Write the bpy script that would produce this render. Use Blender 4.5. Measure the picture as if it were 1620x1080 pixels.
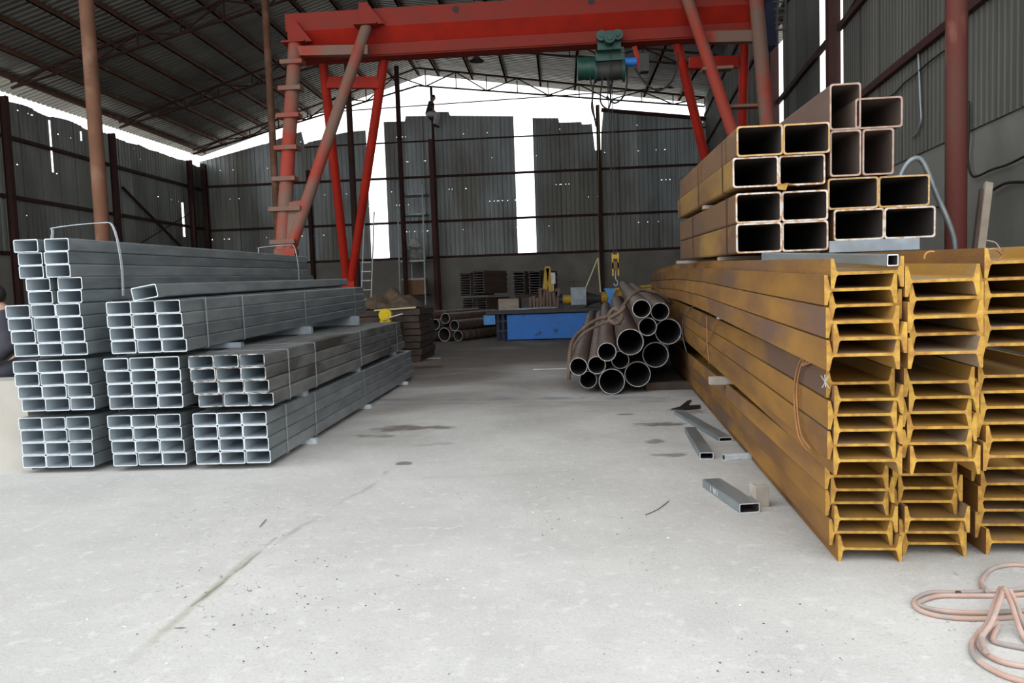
import bpy, bmesh, math, random
from mathutils import Vector, Matrix
random.seed(7)
S = bpy.context.scene
for o in list(bpy.data.objects):
    bpy.data.objects.remove(o)
COL = S.collection
R = math.radians

# ---------------------------------------------------------------- camera
FPX, CH = 1200.0, 1.30
VPX, VPY, ROLL = 890.0, 457.2, 0.035
_yv = Vector((VPX - 810, -(VPY - 540), -FPX)).normalized()
_p2 = Vector((VPX + 1000 - 810, -(VPY - ROLL * 1000 - 540), -FPX)).normalized()
_up = _p2.cross(_yv).normalized()
_xv = _yv.cross(_up)
RM = Matrix((_xv, _yv, _up))            # camera -> world
CAM = Vector((0, 0, CH))
cd = bpy.data.cameras.new('camera')
cam = bpy.data.objects.new('camera', cd)
COL.objects.link(cam)
cd.sensor_width = 36.0
cd.lens = FPX / 1620 * 36.0
cd.clip_start = 0.05
cd.clip_end = 500
cam.matrix_world = Matrix.Translation(CAM) @ RM.to_4x4()
S.camera = cam

def ray(x, y):
    return RM @ Vector((x - 810, -(y - 540), -FPX))
def onz(x, y, z=0.0):
    d = ray(x, y); return CAM + d * ((z - CH) / d.z)
def onY(x, y, Y):
    d = ray(x, y); return CAM + d * (Y / d.y)

# ---------------------------------------------------------------- light
w = bpy.data.worlds.new('overcast_sky')
S.world = w
w.use_nodes = True
bg = w.node_tree.nodes['Background']
bg.inputs['Color'].default_value = (0.965, 0.985, 1.0, 1)
bg.inputs['Strength'].default_value = 2.0
S.view_settings.view_transform = 'Standard'
S.view_settings.look = 'None'
S.view_settings.exposure = 0.25
S.view_settings.gamma = 1
S.view_settings.use_curve_mapping = False

# ---------------------------------------------------------------- helpers
class MB:
    def __init__(s):
        s.v = []; s.f = []; s.m = []; s.sm = []
    def add(s, vs, fs, mi=0, smooth=False):
        b = len(s.v)
        s.v += [Vector(v) for v in vs]
        for f in fs:
            s.f.append([b + i for i in f]); s.m.append(mi); s.sm.append(smooth)
        return s
    def box(s, x0, x1, y0, y1, z0, z1, mi=0):
        return s.add([(x0,y0,z0),(x1,y0,z0),(x1,y1,z0),(x0,y1,z0),(x0,y0,z1),(x1,y0,z1),(x1,y1,z1),(x0,y1,z1)],
              [(0,3,2,1),(4,5,6,7),(0,1,5,4),(1,2,6,5),(2,3,7,6),(3,0,4,7)], mi)
    def bar(s, a, b, w_, h_=None, up=(0,0,1), mi=0):
        a = Vector(a); b = Vector(b); h_ = h_ or w_
        d = (b - a).normalized(); u = Vector(up)
        if abs(d.dot(u)) > .95: u = Vector((1,0,0))
        sx = d.cross(u).normalized(); sz = sx.cross(d)
        vs = [p + sx*i*w_/2 + sz*j*h_/2 for p in (a, b) for i, j in ((-1,-1),(1,-1),(1,1),(-1,1))]
        return s.add(vs, [(0,1,2,3),(7,6,5,4),(0,4,5,1),(1,5,6,2),(2,6,7,3),(3,7,4,0)], mi)
    def sweep(s, pts, r, n=8, closed=False, caps=True, mi=0, flat=1.0, rr=None):
        pts = [Vector(p) for p in pts]; N = len(pts)
        rings = []; prev = None
        for i, p in enumerate(pts):
            if closed: t = pts[(i+1) % N] - pts[i-1]
            else: t = pts[min(i+1, N-1)] - pts[max(i-1, 0)]
            t.normalize()
            if prev is None:
                u = Vector((0,0,1)) if abs(t.z) < .9 else Vector((1,0,0))
                x = t.cross(u).normalized()
            else:
                x = (prev - t * prev.dot(t)).normalized()
            prev = x; y = t.cross(x)
            q = rr[i] if rr else r
            rings.append([p + x*math.cos(a)*q + y*math.sin(a)*q*flat for a in (2*math.pi*k/n for k in range(n))])
        vs = [v for rg in rings for v in rg]; fs = []
        for i in range(N if closed else N-1):
            j = (i+1) % N
            for k in range(n):
                l = (k+1) % n
                fs.append((i*n+k, i*n+l, j*n+l, j*n+k))
        s.add(vs, fs, mi, True)
        if caps and not closed:
            s.add(rings[0], [tuple(range(n))[::-1]], mi); s.add(rings[-1], [tuple(range(n))], mi)
        return s
    def cyl(s, a, b, r, n=16, mi=0, r2=None):
        return s.sweep([a, b], r, n, mi=mi, rr=[r, r2 if r2 is not None else r])
    def prism(s, poly, a, b, axis='y', mi=0):
        n = len(poly)
        def pt(p, t):
            return {'y': (p[0], t, p[1]), 'x': (t, p[0], p[1]), 'z': (p[0], p[1], t)}[axis]
        vs = [pt(p, a) for p in poly] + [pt(p, b) for p in poly]
        fs = [tuple(range(n)), tuple(range(2*n-1, n-1, -1))] + [(i, (i+1) % n, n+(i+1) % n, n+i) for i in range(n)]
        return s.add(vs, fs, mi)
    def build(s, name, mats, parent=None, fix=True):
        me = bpy.data.meshes.new(name)
        me.from_pydata([tuple(v) for v in s.v], [], s.f)
        if not isinstance(mats, (list, tuple)): mats = [mats]
        for m in mats: me.materials.append(m)
        for p, mi, sm in zip(me.polygons, s.m, s.sm):
            p.material_index = mi; p.use_smooth = sm
        if fix:
            bm = bmesh.new(); bm.from_mesh(me)
            bmesh.ops.recalc_face_normals(bm, faces=bm.faces); bm.to_mesh(me); bm.free()
        o = bpy.data.objects.new(name, me); COL.objects.link(o)
        if parent: o.parent = parent
        return o

def tag(o, label=None, cat=None, group=None, kind=None):
    if label: o['label'] = label
    if cat: o['category'] = cat
    if group: o['group'] = group
    if kind: o['kind'] = kind
    return o
def empty(name, loc=(0,0,0), rot=(0,0,0)):
    o = bpy.data.objects.new(name, None); COL.objects.link(o)
    o.location = loc; o.rotation_euler = rot; o.empty_display_size = .1
    return o
def dup(src, loc=None, rot=None, parent=None):
    c = src.copy(); COL.objects.link(c)
    for k in list(c.keys()): del c[k]
    if loc is not None: c.location = loc
    if rot is not None: c.rotation_euler = rot
    if parent: c.parent = parent
    for ch in src.children:
        d = ch.copy(); COL.objects.link(d); d.parent = c
    return c
def spline(pts, n=8, closed=False):
    pts = [Vector(p) for p in pts]; N = len(pts); out = []
    for i in range(N if closed else N-1):
        if closed: p0, p1, p2, p3 = pts[i-1], pts[i], pts[(i+1) % N], pts[(i+2) % N]
        else: p0, p1, p2, p3 = pts[max(i-1,0)], pts[i], pts[i+1], pts[min(i+2,N-1)]
        for k in range(n):
            t = k/n
            out.append(.5*((2*p1)+(p2-p0)*t+(2*p0-5*p1+4*p2-p3)*t*t+(3*p1-p0-3*p2+p3)*t**3))
    if not closed: out.append(pts[-1])
    return out

# ---------------------------------------------------------------- materials
def mat(name, c1, c2=None, scale=4.0, rough=.6, metal=0.0, bump=0.0, detail=5, stretch=(1,1,1), lo=.35, hi=.65,
        c3=None, scale3=1.2, lo3=.55, hi3=.7, rand=0.0, bscale=None, dist=.2):
    m = bpy.data.materials.new(name); m.use_nodes = True
    nt = m.node_tree; N = nt.nodes; L = nt.links
    b = N['Principled BSDF']
    b.inputs['Roughness'].default_value = rough; b.inputs['Metallic'].default_value = metal
    tc = N.new('ShaderNodeTexCoord'); mp = N.new('ShaderNodeMapping'); mp.inputs['Scale'].default_value = stretch
    L.new(tc.outputs['Object'], mp.inputs['Vector'])
    vec = mp.outputs['Vector']
    oi = N.new('ShaderNodeObjectInfo')
    if rand or True:
        ad = N.new('ShaderNodeVectorMath'); ad.operation = 'ADD'
        ml = N.new('ShaderNodeMath'); ml.operation = 'MULTIPLY'; ml.inputs[1].default_value = 37.0
        L.new(oi.outputs['Random'], ml.inputs[0]); L.new(vec, ad.inputs[0]); L.new(ml.outputs[0], ad.inputs[1]); vec = ad.outputs[0]
    def noise(sc, det=detail, ds=dist):
        n = N.new('ShaderNodeTexNoise'); n.inputs['Scale'].default_value = sc; n.inputs['Detail'].default_value = det
        n.inputs['Distortion'].default_value = ds
        L.new(vec, n.inputs['Vector']); return n.outputs['Fac']
    def rng(f, a, c):
        r = N.new('ShaderNodeMapRange'); r.inputs[1].default_value = a; r.inputs[2].default_value = c; L.new(f, r.inputs[0]); return r.outputs[0]
    def mix(f, a, c):
        x = N.new('ShaderNodeMix'); x.data_type = 'RGBA'
        L.new(f, x.inputs[0])
        for s_, v in ((6, a), (7, c)):
            if isinstance(v, tuple): x.inputs[s_].default_value = (*v, 1)
            else: L.new(v, x.inputs[s_])
        return x.outputs[2]
    col = None
    if c2:
        col = mix(rng(noise(scale), lo, hi), c1, c2)
        if c3: col = mix(rng(noise(scale3), lo3, hi3), col, c3)
    if rand:
        hs = N.new('ShaderNodeHueSaturation')
        r = N.new('ShaderNodeMapRange'); r.inputs[3].default_value = 1-rand; r.inputs[4].default_value = 1+rand
        L.new(oi.outputs['Random'], r.inputs[0]); L.new(r.outputs[0], hs.inputs['Value'])
        if col is None: hs.inputs['Color'].default_value = (*c1, 1)
        else: L.new(col, hs.inputs['Color'])
        col = hs.outputs[0]
    if col is None: b.inputs['Base Color'].default_value = (*c1, 1)
    else: L.new(col, b.inputs['Base Color'])
    if bump:
        bp = N.new('ShaderNodeBump'); bp.inputs['Strength'].default_value = bump; bp.inputs['Distance'].default_value = .01
        L.new(noise(bscale or scale*4), bp.inputs['Height']); L.new(bp.outputs[0], b.inputs['Normal'])
    m['k'] = 1
    return m

M = {}
M['galv'] = mat('galvanised_steel', (.215,.25,.265), (.32,.36,.375), 9, .42, .5, rand=.16, stretch=(1,.25,1), c3=(.36,.40,.42), scale3=3, lo3=.6, hi3=.75)
M['strap_grey'] = mat('grey_steel_strap', (.42,.47,.50), rough=.45, metal=.3)
M['primer_mid'] = mat('faded_red_primer', (.15,.055,.045), (.11,.045,.04), 3, .75)
M['rim_dark'] = mat('grey_cut_edge', (.22,.23,.23), (.15,.15,.15), 9, .6)
M['galv_rim'] = mat('cut_zinc_edge', (.72,.78,.82), (.55,.61,.66), 30, .5, .2)
M['galv_in'] = mat('galvanised_inside', (.46,.53,.58), (.58,.64,.68), 6, .4, .25, stretch=(1,.3,1))  # same zinc coloured paler inside, painting in the light that falls into the tubes
M['galv_dirty'] = mat('dirty_galvanised_steel', (.15,.155,.155), (.24,.25,.25), 6, .6, .35, rand=.12, stretch=(1,.35,1), c3=(.07,.06,.05), scale3=2.4, lo3=.52, hi3=.66)
M['rim_dirty'] = mat('oily_zinc_edge', (.55,.57,.56), (.12,.11,.10), 16, .6, .1, lo=.45, hi=.6)
M['rust_y'] = mat('yellow_rusted_steel', (.35,.18,.045), (.21,.108,.045), 4.5, .85, 0, bump=.3, rand=.16, stretch=(1,.3,1), c3=(.165,.10,.07), scale3=1.9, lo3=.50, hi3=.66, bscale=60)
M['rust_in'] = mat('yellow_ochre_rust', (.42,.24,.055), (.31,.17,.045), 5, .85, 0, bump=.3, rand=.12, stretch=(1,.3,1), c3=(.27,.21,.15), scale3=2.2, lo3=.52, hi3=.66, bscale=60)
M['rust_end'] = mat('saw_cut_rust_edge', (.58,.35,.07), (.36,.18,.05), 26, .85, 0, bump=.2)
M['rust_brown'] = mat('brown_rusted_steel', (.235,.125,.055), (.16,.10,.068), 3.0, .8, 0, bump=.25, rand=.2, stretch=(1,.3,1), c3=(.40,.24,.07), scale3=1.6, lo3=.55, hi3=.72, bscale=60)
M['rust_purple'] = mat('purplish_mill_scale', (.155,.105,.085), (.20,.14,.115), 3.0, .75, 0, bump=.2, stretch=(1,.3,1))
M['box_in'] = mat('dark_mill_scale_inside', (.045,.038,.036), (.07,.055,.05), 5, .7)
M['rim_bright'] = mat('ground_bright_edge', (.72,.66,.60), (.50,.27,.12), 24, .6, .1, lo=.45, hi=.62)
M['rim_orange'] = mat('orange_rust_edge', (.55,.33,.12), (.72,.62,.50), 20, .7, 0, lo=.5, hi=.7)
M['pipe_out'] = mat('brown_pipe_rust', (.115,.072,.058), (.17,.11,.085), 7, .5, .15, bump=.3, rand=.15, c3=(.30,.24,.21), scale3=6, lo3=.56, hi3=.75)
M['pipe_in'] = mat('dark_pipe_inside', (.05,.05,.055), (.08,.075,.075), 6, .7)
M['pipe_rim'] = mat('pipe_cut_edge', (.50,.50,.49), (.34,.33,.32), 20, .55, .2)
M['red'] = mat('red_gantry_paint', (.42,.022,.010), (.32,.020,.012), 3, .5, 0)
M['red_dusty'] = mat('dusty_red_paint', (.36,.06,.04), (.21,.13,.10), 1.6, .7, 0, stretch=(1,1,.6), lo=.4, hi=.56)
M['red_matt'] = mat('faded_red_paint', (.27,.028,.018), (.22,.032,.022), 2, .6, 0)
M['primer'] = mat('red_brown_primer', (.21,.10,.06), (.16,.08,.05), 3, .7, 0, c3=(.27,.15,.10), scale3=2)
M['primer_dark'] = mat('dark_primer', (.075,.035,.03), (.055,.028,.026), 3, .75, 0)
M['primer_red'] = mat('red_oxide_primer', (.15,.035,.03), (.13,.055,.042), 2, .75, 0, stretch=(1,1,.4), c3=(.32,.16,.11), scale3=2.5)
for k_ in ('red', 'red_dusty', 'red_matt', 'primer', 'primer_red', 'primer_dark', 'rust_y', 'rust_in', 'rust_end', 'rust_brown', 'rust_purple'):
    M[k_].node_tree.nodes['Principled BSDF'].inputs['Specular IOR Level'].default_value = .2
M['black'] = mat('black_rubber', (.012,.012,.012), rough=.6)
M['dark'] = mat('dark_steel', (.035,.035,.035), (.05,.048,.045), 8, .6)
M['green'] = mat('green_hoist_paint', (.012,.085,.06), (.01,.05,.04), 6, .45)
M['blue'] = mat('blue_machine_paint', (.02,.20,.70), (.025,.17,.56), 3, .5, c3=(.03,.06,.14), scale3=5, lo3=.66, hi3=.74)
M['blue_l'] = mat('pale_blue_paint', (.08,.33,.75), (.08,.26,.60), 5, .5)
M['navy'] = mat('navy_blue_paint', (.008,.014,.05), rough=.6)
M['yellow'] = mat('yellow_paint', (.58,.36,.02), (.48,.28,.02), 5, .5, c3=(.2,.13,.03), scale3=8, lo3=.6, hi3=.7)
M['yellow_b'] = mat('bright_yellow_plastic', (.85,.62,.01), rough=.4)
M['zinc_box'] = mat('zinc_painted_box', (.36,.41,.46), (.25,.29,.33), 7, .6, .2)
M['wood'] = mat('weathered_timber', (.40,.34,.28), (.28,.23,.18), 6, .8, bump=.3, stretch=(.3,1,1))
M['wood_pale'] = mat('pale_sawn_timber', (.50,.47,.42), (.38,.34,.29), 8, .8, bump=.3)
M['dirt'] = mat('brown_scrap_dirt', (.17,.12,.08), (.09,.065,.045), 7, .9, bump=.6)
M['brown_dark'] = mat('dark_brown_scrap', (.055,.038,.03), (.085,.058,.045), 5, .85)
M['cardboard'] = mat('brown_cardboard', (.36,.19,.10), (.30,.16,.09), 4, .8)
M['white'] = mat('white_sheet', (.75,.76,.76), (.6,.6,.6), 8, .7)
M['bag'] = mat('grey_white_sacking', (.48,.47,.45), (.30,.29,.28), 5, .85, bump=.4)
M['rope'] = mat('dusty_brown_rope', (.20,.14,.10), (.13,.095,.07), 12, .9)
M['wire_o'] = mat('rusty_tie_wire', (.45,.21,.07), (.32,.15,.06), 10, .7)
M['strap_y'] = mat('pale_yellow_sling', (.60,.56,.30), rough=.7)
M['hose'] = mat('dusty_pink_hose', (.46,.28,.22), (.50,.38,.33), 8, .8, c3=(.34,.30,.28), scale3=7, lo3=.48, hi3=.62)
M['skin'] = mat('skin', (.45,.26,.18), rough=.5)
M['cloth_dark'] = mat('dark_cloth', (.035,.035,.05), (.05,.05,.065), 8, .9)
M['cloth_pale'] = mat('pale_grey_cloth', (.68,.68,.70), (.55,.55,.58), 8, .9)
M['hair'] = mat('black_hair', (.012,.01,.01), rough=.6)
M['plaster'] = mat('grey_cement_render', (.22,.225,.205), (.27,.27,.245), 1.4, .9, bump=.5, c3=(.17,.17,.155), scale3=.6, bscale=14)
M['plaster_b'] = mat('dark_cement_render', (.26,.24,.215), (.33,.31,.28), .9, .9, bump=.4, c3=(.20,.18,.16), scale3=.4, bscale=9)
M['plaster_pale'] = mat('pale_cement_wall', (.52,.50,.45), (.44,.42,.37), 2.5, .9, bump=.3)
M['patch'] = mat('pale_cement_patch', (.34,.33,.29), rough=.9)

def sheet_mat(name, c1, c2, c3, rough=.55, metal=.25, axis=0, wd=.86, var=.16, seams=True):
    m = mat(name, c1, c2, 1.1, rough, metal, c3=c3, scale3=.45, lo3=.45, hi3=.62, stretch=(1,1,.35) if axis == 0 else (.3,1,1))
    nt = m.node_tree; N = nt.nodes; L = nt.links; b = N['Principled BSDF']
    tc = N.new('ShaderNodeTexCoord'); sp = N.new('ShaderNodeSeparateXYZ'); L.new(tc.outputs['Object'], sp.inputs[0])
    def mt(op, a, c=None):
        n = N.new('ShaderNodeMath'); n.operation = op
        for i, v in enumerate((a, c)):
            if v is None: continue
            if isinstance(v, (int, float)): n.inputs[i].default_value = v
            else: L.new(v, n.inputs[i])
        return n.outputs[0]
    # one tone per sheet, a dark lap where two sheets meet (Object X + Y runs along the wall)
    t = mt('DIVIDE', mt('ADD', sp.outputs[0], sp.outputs[1]) if axis == 0 else sp.outputs[1], wd)
    wn = N.new('ShaderNodeTexWhiteNoise'); wn.noise_dimensions = '1D'; L.new(mt('FLOOR', t), wn.inputs['W'])
    val = mt('ADD', mt('MULTIPLY', wn.outputs[0], 2*var), 1-var)
    if seams: val = mt('MULTIPLY', val, mt('SUBTRACT', 1, mt('MULTIPLY', mt('LESS_THAN', mt('FRACT', t), .035), .55)))
    src = b.inputs['Base Color'].links[0].from_socket
    hs = N.new('ShaderNodeHueSaturation'); L.new(src, hs.inputs['Color']); L.new(val, hs.inputs['Value']); L.new(hs.outputs[0], b.inputs['Base Color'])
    return m
M['sheet'] = sheet_mat('grey_corrugated_cladding', (.38,.42,.425), (.50,.55,.56), (.27,.265,.24))
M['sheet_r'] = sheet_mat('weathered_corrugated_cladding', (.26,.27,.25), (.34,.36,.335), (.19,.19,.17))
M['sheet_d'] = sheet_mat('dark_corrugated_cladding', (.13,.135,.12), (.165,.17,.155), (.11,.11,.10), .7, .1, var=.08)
M['roof'] = sheet_mat('corrugated_roof_sheet', (.36,.355,.33), (.44,.43,.40), (.30,.29,.27), .42, .6, axis=1, var=.08)

# concrete floor
def floor_mat():
    m = bpy.data.materials.new('concrete_floor'); m.use_nodes = True
    nt = m.node_tree; N = nt.nodes; L = nt.links; b = N['Principled BSDF']; b.inputs['Roughness'].default_value = .82
    b.inputs['Specular IOR Level'].default_value = .3
    tc = N.new('ShaderNodeTexCoord'); sp = N.new('ShaderNodeSeparateXYZ'); L.new(tc.outputs['Object'], sp.inputs[0])
    def noise(sc, det=6, ds=0.0, st=(1,1,1)):
        mp = N.new('ShaderNodeMapping'); mp.inputs['Scale'].default_value = st; L.new(tc.outputs['Object'], mp.inputs[0])
        n = N.new('ShaderNodeTexNoise'); n.inputs['Scale'].default_value = sc; n.inputs['Detail'].default_value = det; n.inputs['Distortion'].default_value = ds
        L.new(mp.outputs[0], n.inputs['Vector']); return n.outputs['Fac']
    def mt(op, a, c=None, clamp=False):
        n = N.new('ShaderNodeMath'); n.operation = op; n.use_clamp = clamp
        for i, v in enumerate((a, c)):
            if v is None: continue
            if isinstance(v, (int, float)): n.inputs[i].default_value = v
            else: L.new(v, n.inputs[i])
        return n.outputs[0]
    def rng(f, a, c, lo=0, hi=1):
        r = N.new('ShaderNodeMapRange'); r.inputs[1].default_value = a; r.inputs[2].default_value = c
        r.inputs[3].default_value = lo; r.inputs[4].default_value = hi; L.new(f, r.inputs[0]); return r.outputs[0]
    def mix(f, a, c):
        x = N.new('ShaderNodeMix'); x.data_type = 'RGBA'; L.new(f, x.inputs[0])
        for s_, v in ((6, a), (7, c)):
            if isinstance(v, tuple): x.inputs[s_].default_value = (*v, 1)
            else: L.new(v, x.inputs[s_])
        return x.outputs[2]
    X, Y = sp.outputs[0], sp.outputs[1]
    col = mix(rng(noise(1.1, 10, .2), .35, .65), (.47,.47,.455), (.56,.558,.538))
    col = mix(rng(noise(5, 9), .50, .70, 0, .30), col, (.40,.395,.375))
    col = mix(rng(noise(14, 6), .56, .70, 0, .5), col, (.68,.68,.66))
    col = mix(rng(noise(60, 7), .55, .64, 0, .35), col, (.33,.32,.30))
    col = mix(rng(noise(120, 3), .50, .66, 0, .4), col, (.72,.71,.69))
    col = mix(mt('MULTIPLY', rng(noise(26, 8, 1.5), .64, .70, 0, .8), rng(noise(.8, 3), .52, .6)), col, (.17,.17,.165))
    # trodden dirt further inside; growing with depth, it also paints in the dimmer light
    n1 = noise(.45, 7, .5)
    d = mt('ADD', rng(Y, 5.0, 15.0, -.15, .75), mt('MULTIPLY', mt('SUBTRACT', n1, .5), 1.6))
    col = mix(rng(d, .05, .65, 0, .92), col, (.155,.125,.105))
    nn = noise(3.2, 6, .3)
    wn = noise(1.3, 4, 0)
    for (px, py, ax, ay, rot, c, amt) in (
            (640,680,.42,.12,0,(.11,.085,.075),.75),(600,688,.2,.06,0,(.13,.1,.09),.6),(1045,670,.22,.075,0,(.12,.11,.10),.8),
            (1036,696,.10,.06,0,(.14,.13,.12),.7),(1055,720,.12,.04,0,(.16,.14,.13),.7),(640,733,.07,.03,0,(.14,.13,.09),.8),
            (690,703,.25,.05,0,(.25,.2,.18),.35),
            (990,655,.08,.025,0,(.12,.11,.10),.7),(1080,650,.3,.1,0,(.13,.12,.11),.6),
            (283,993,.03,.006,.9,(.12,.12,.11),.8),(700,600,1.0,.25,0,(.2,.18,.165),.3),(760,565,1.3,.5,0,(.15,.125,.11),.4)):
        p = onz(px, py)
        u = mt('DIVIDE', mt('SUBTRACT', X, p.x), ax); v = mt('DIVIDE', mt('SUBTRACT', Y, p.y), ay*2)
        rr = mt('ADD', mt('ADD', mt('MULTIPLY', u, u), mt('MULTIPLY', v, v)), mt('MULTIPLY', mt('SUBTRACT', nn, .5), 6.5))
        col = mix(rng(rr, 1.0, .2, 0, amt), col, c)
    def line(a, c2_, wd, colr, amt, wob=.12):
        a = onz(*a); e = onz(*c2_); dx, dy = e.x-a.x, e.y-a.y; ln = math.hypot(dx, dy); nx, ny = -dy/ln, dx/ln
        dd = mt('ADD', mt('MULTIPLY', mt('SUBTRACT', X, a.x), nx), mt('MULTIPLY', mt('SUBTRACT', Y, a.y), ny))
        dd = mt('ABSOLUTE', mt('ADD', dd, mt('MULTIPLY', mt('SUBTRACT', wn, .5), wob)))
        al = mt('ADD', mt('MULTIPLY', mt('SUBTRACT', X, a.x), dx/ln/ln), mt('MULTIPLY', mt('SUBTRACT', Y, a.y), dy/ln/ln))
        k = mt('MULTIPLY', rng(dd, wd, wd*.3, 0, amt), mt('MULTIPLY', mt('GREATER_THAN', al, 0), mt('LESS_THAN', al, 1)))
        k = mt('MULTIPLY', k, rng(nn, .40, .60, .1, 1))
        return mix(k, col, colr)
    col = line((200,1050), (420,860), .035, (.30,.27,.20), .65, .05)
    col = line((300,960), (440,850), .015, (.16,.17,.14), .7, .2)
    col = line((440,860), (620,745), .03, (.30,.30,.28), .6, .25)
    col = line((1030,810), (1060,790), .008, (.2,.2,.2), .7, .02)
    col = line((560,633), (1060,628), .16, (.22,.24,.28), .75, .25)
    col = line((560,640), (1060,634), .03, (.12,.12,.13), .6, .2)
    col = line((600,760), (900,745), .03, (.3,.3,.3), .3)
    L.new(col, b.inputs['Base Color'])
    bp = N.new('ShaderNodeBump'); bp.inputs['Strength'].default_value = .25; bp.inputs['Distance'].default_value = .01
    L.new(noise(25, 8), bp.inputs['Height']); L.new(bp.outputs[0], b.inputs['Normal'])
    return m
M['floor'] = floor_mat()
M['ground'] = mat('outside_ground', (.30,.29,.26), (.36,.35,.31), .5, .9)

# ---------------------------------------------------------------- the setting
XL, YB = -16.3, 34.0
def XR(Y): return 3.62 + .083 * Y
AX, AZ = -5.96, 11.05
EL, ER = 8.05, 9.15                     # roof underside at X=-16.1 and X=6.4
def roofz(x):
    return EL + (AZ-EL)*(x+16.1)/(AX+16.1) if x < AX else AZ + (ER-AZ)*(x-AX)/(6.4-AX)

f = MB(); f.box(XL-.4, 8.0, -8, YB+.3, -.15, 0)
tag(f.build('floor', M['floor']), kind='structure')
g = MB(); g.box(-90, 90, -60, 120, -.5, -.16)
tag(g.build('ground', M['ground']), kind='structure')

def corr_profile(length, pitch=.20, depth=.022):
    pts = []; t = 0
    while t < length:
        pts += [(t, 0), (t+pitch*.55, 0), (t+pitch*.7, depth), (t+pitch*.85, depth)]
        t += pitch
    pts = [p for p in pts if p[0] < length]; pts.append((length, 0))
    return pts

def cladding(name, m, origin, du, length, topf, z0, zrows, parent, nrm, gaps=(), holes=60, seed=1, torn=(), pitch=.2, depth=.022):
    """corrugated sheets standing on z0; topf(t) is the upper edge; gaps = open slots (t0,t1); rows of small nail holes"""
    rnd = random.Random(seed); mb = MB(); pr = corr_profile(length, pitch, depth)
    cuts = set()
    for a, b_ in gaps: cuts |= {a, b_}
    ts = pr
    zs = [z0]
    for z in zrows: zs += [z, z+.03]
    cols = []
    for t, d in ts:
        tp = topf(t); col = []
        for z in zs: col.append(min(z, tp))
        col.append(tp); cols.append(col)
    O = Vector(origin); U = Vector(du); Nn = Vector(nrm)
    nz = len(zs)+1
    vs = [O + U*t + Nn*d + Vector((0,0,z)) for (t, d), col in zip(ts, cols) for z in col]
    fs = []
    for i in range(len(ts)-1):
        tm = (ts[i][0]+ts[i+1][0])/2
        if any(a < tm < b_ for a, b_ in gaps): continue
        step = abs(cols[i][-1]-cols[i+1][-1]) > .12
        for j in range(nz-1):
            if j % 2 == 1 and j < nz-2 and i % 4 and rnd.random() < holes/1000.*(3 if math.sin(tm*1.3+j) > .3 else .3): continue
            if any(a < tm < b_ and za < (cols[i][j]+cols[i][j+1])/2 < zb for a, b_, za, zb in torn): continue
            if cols[i][j+1]-cols[i][j] < .001 and cols[i+1][j+1]-cols[i+1][j] < .001: continue
            fs.append((i*nz+j, (i+1)*nz+j, (i+1)*nz+j+1, i*nz+j+1))
    mb.add(vs, fs)
    o = mb.build(name, m, parent, fix=False)
    md = o.modifiers.new('thickness', 'SOLIDIFY'); md.thickness = .002
    return o

# back wall -------------------------------------------------------
def bx(px): return (px - 889)/1200*YB
def bz(px, py): return onY(px, py, YB).z
wb = empty('wall_back', (0, YB, 0)); tag(wb, kind='structure')
m_ = MB(); m_.box(XL, XR(YB)+.2, 0, .24, 0, 2.9); m_.build('masonry_base', M['plaster_b'], wb)
prof = [(310,258),(417,228),(417.5,229),(440,220),(478,208),(478.5,229),(486,227),(488,225),(520,218),(530,213),(549,209),(580,206),
        (608,193),(641,192),(641.5,184),(690,183),(690.5,177),(711,177),(711.5,183),(815,184),(848,187),(884,187),(884.5,194),(920,193),
        (920.5,197),(940,196),(941,238),(951,237),(951.5,175),(1060,183),(1130,190)]
pw = [(onY(px, py, YB).x - XL, onY(px, py, YB).z) for px, py in prof]
def btop(t):
    if t <= pw[0][0]: return pw[0][1]
    for (a, za), (b_, zb) in zip(pw, pw[1:]):
        if a <= t <= b_: return za + (zb-za)*(t-a)/max(b_-a, 1e-4)
    return pw[-1][1]
def tB(px, py=300): return onY(px, py, YB).x - XL
cladding('cladding', M['sheet'], (XL, -.02, 0), (1,0,0), XR(YB)-XL+.15, btop, 2.85, [4.1,5.3,5.9,7.2,8.3], wb, (0,-1,0),
         gaps=((tB(583), tB(612)), (tB(816), tB(847))), holes=45, seed=3)
for z in (2.92, 4.52, 6.5):
    m_ = MB(); m_.box(XL+.1, XR(YB), -.11, -.05, z-.05, z+.05); m_.build('girt', M['primer_dark'], wb)
m_ = MB(); m_.box(tB(486)+XL, XR(YB), -.10, -.06, 8.04, 8.10); m_.build('tie_rail', M['primer_dark'], wb)
a = onY(951,176,YB); b_ = onY(1120,190,YB)
m_ = MB(); m_.bar((a.x,-.12,a.z+.03), (b_.x,-.12,b_.z+.03), .08, .16); m_.build('gable_rail', M['primer_dark'], wb)

# left wall -------------------------------------------------------
wl = empty('wall_left', (XL, 0, 0)); tag(wl, kind='structure')
m_ = MB(); m_.box(-.24, 0, 8, YB, 0, 2.9); m_.build('masonry_base', M['plaster_b'], wl)
def wy(px): return (px-893)/1200
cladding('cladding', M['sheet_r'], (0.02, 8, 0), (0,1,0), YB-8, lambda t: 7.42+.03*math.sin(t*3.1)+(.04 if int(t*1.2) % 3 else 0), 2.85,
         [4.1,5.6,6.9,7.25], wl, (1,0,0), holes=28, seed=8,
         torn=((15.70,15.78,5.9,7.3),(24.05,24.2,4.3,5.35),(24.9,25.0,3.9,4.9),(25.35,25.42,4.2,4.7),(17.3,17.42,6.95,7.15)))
for z in (2.92, 4.6, 6.36):
    m_ = MB(); m_.box(.04, .12, 8, YB, z-.055, z+.055); m_.build('girt', M['primer_dark'], wl)
m_ = MB(); m_.bar((.10,27.5,5.65), (.10,33.0,3.0), .09, .05); m_.build('brace', M['primer_dark'], wl)
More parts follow.
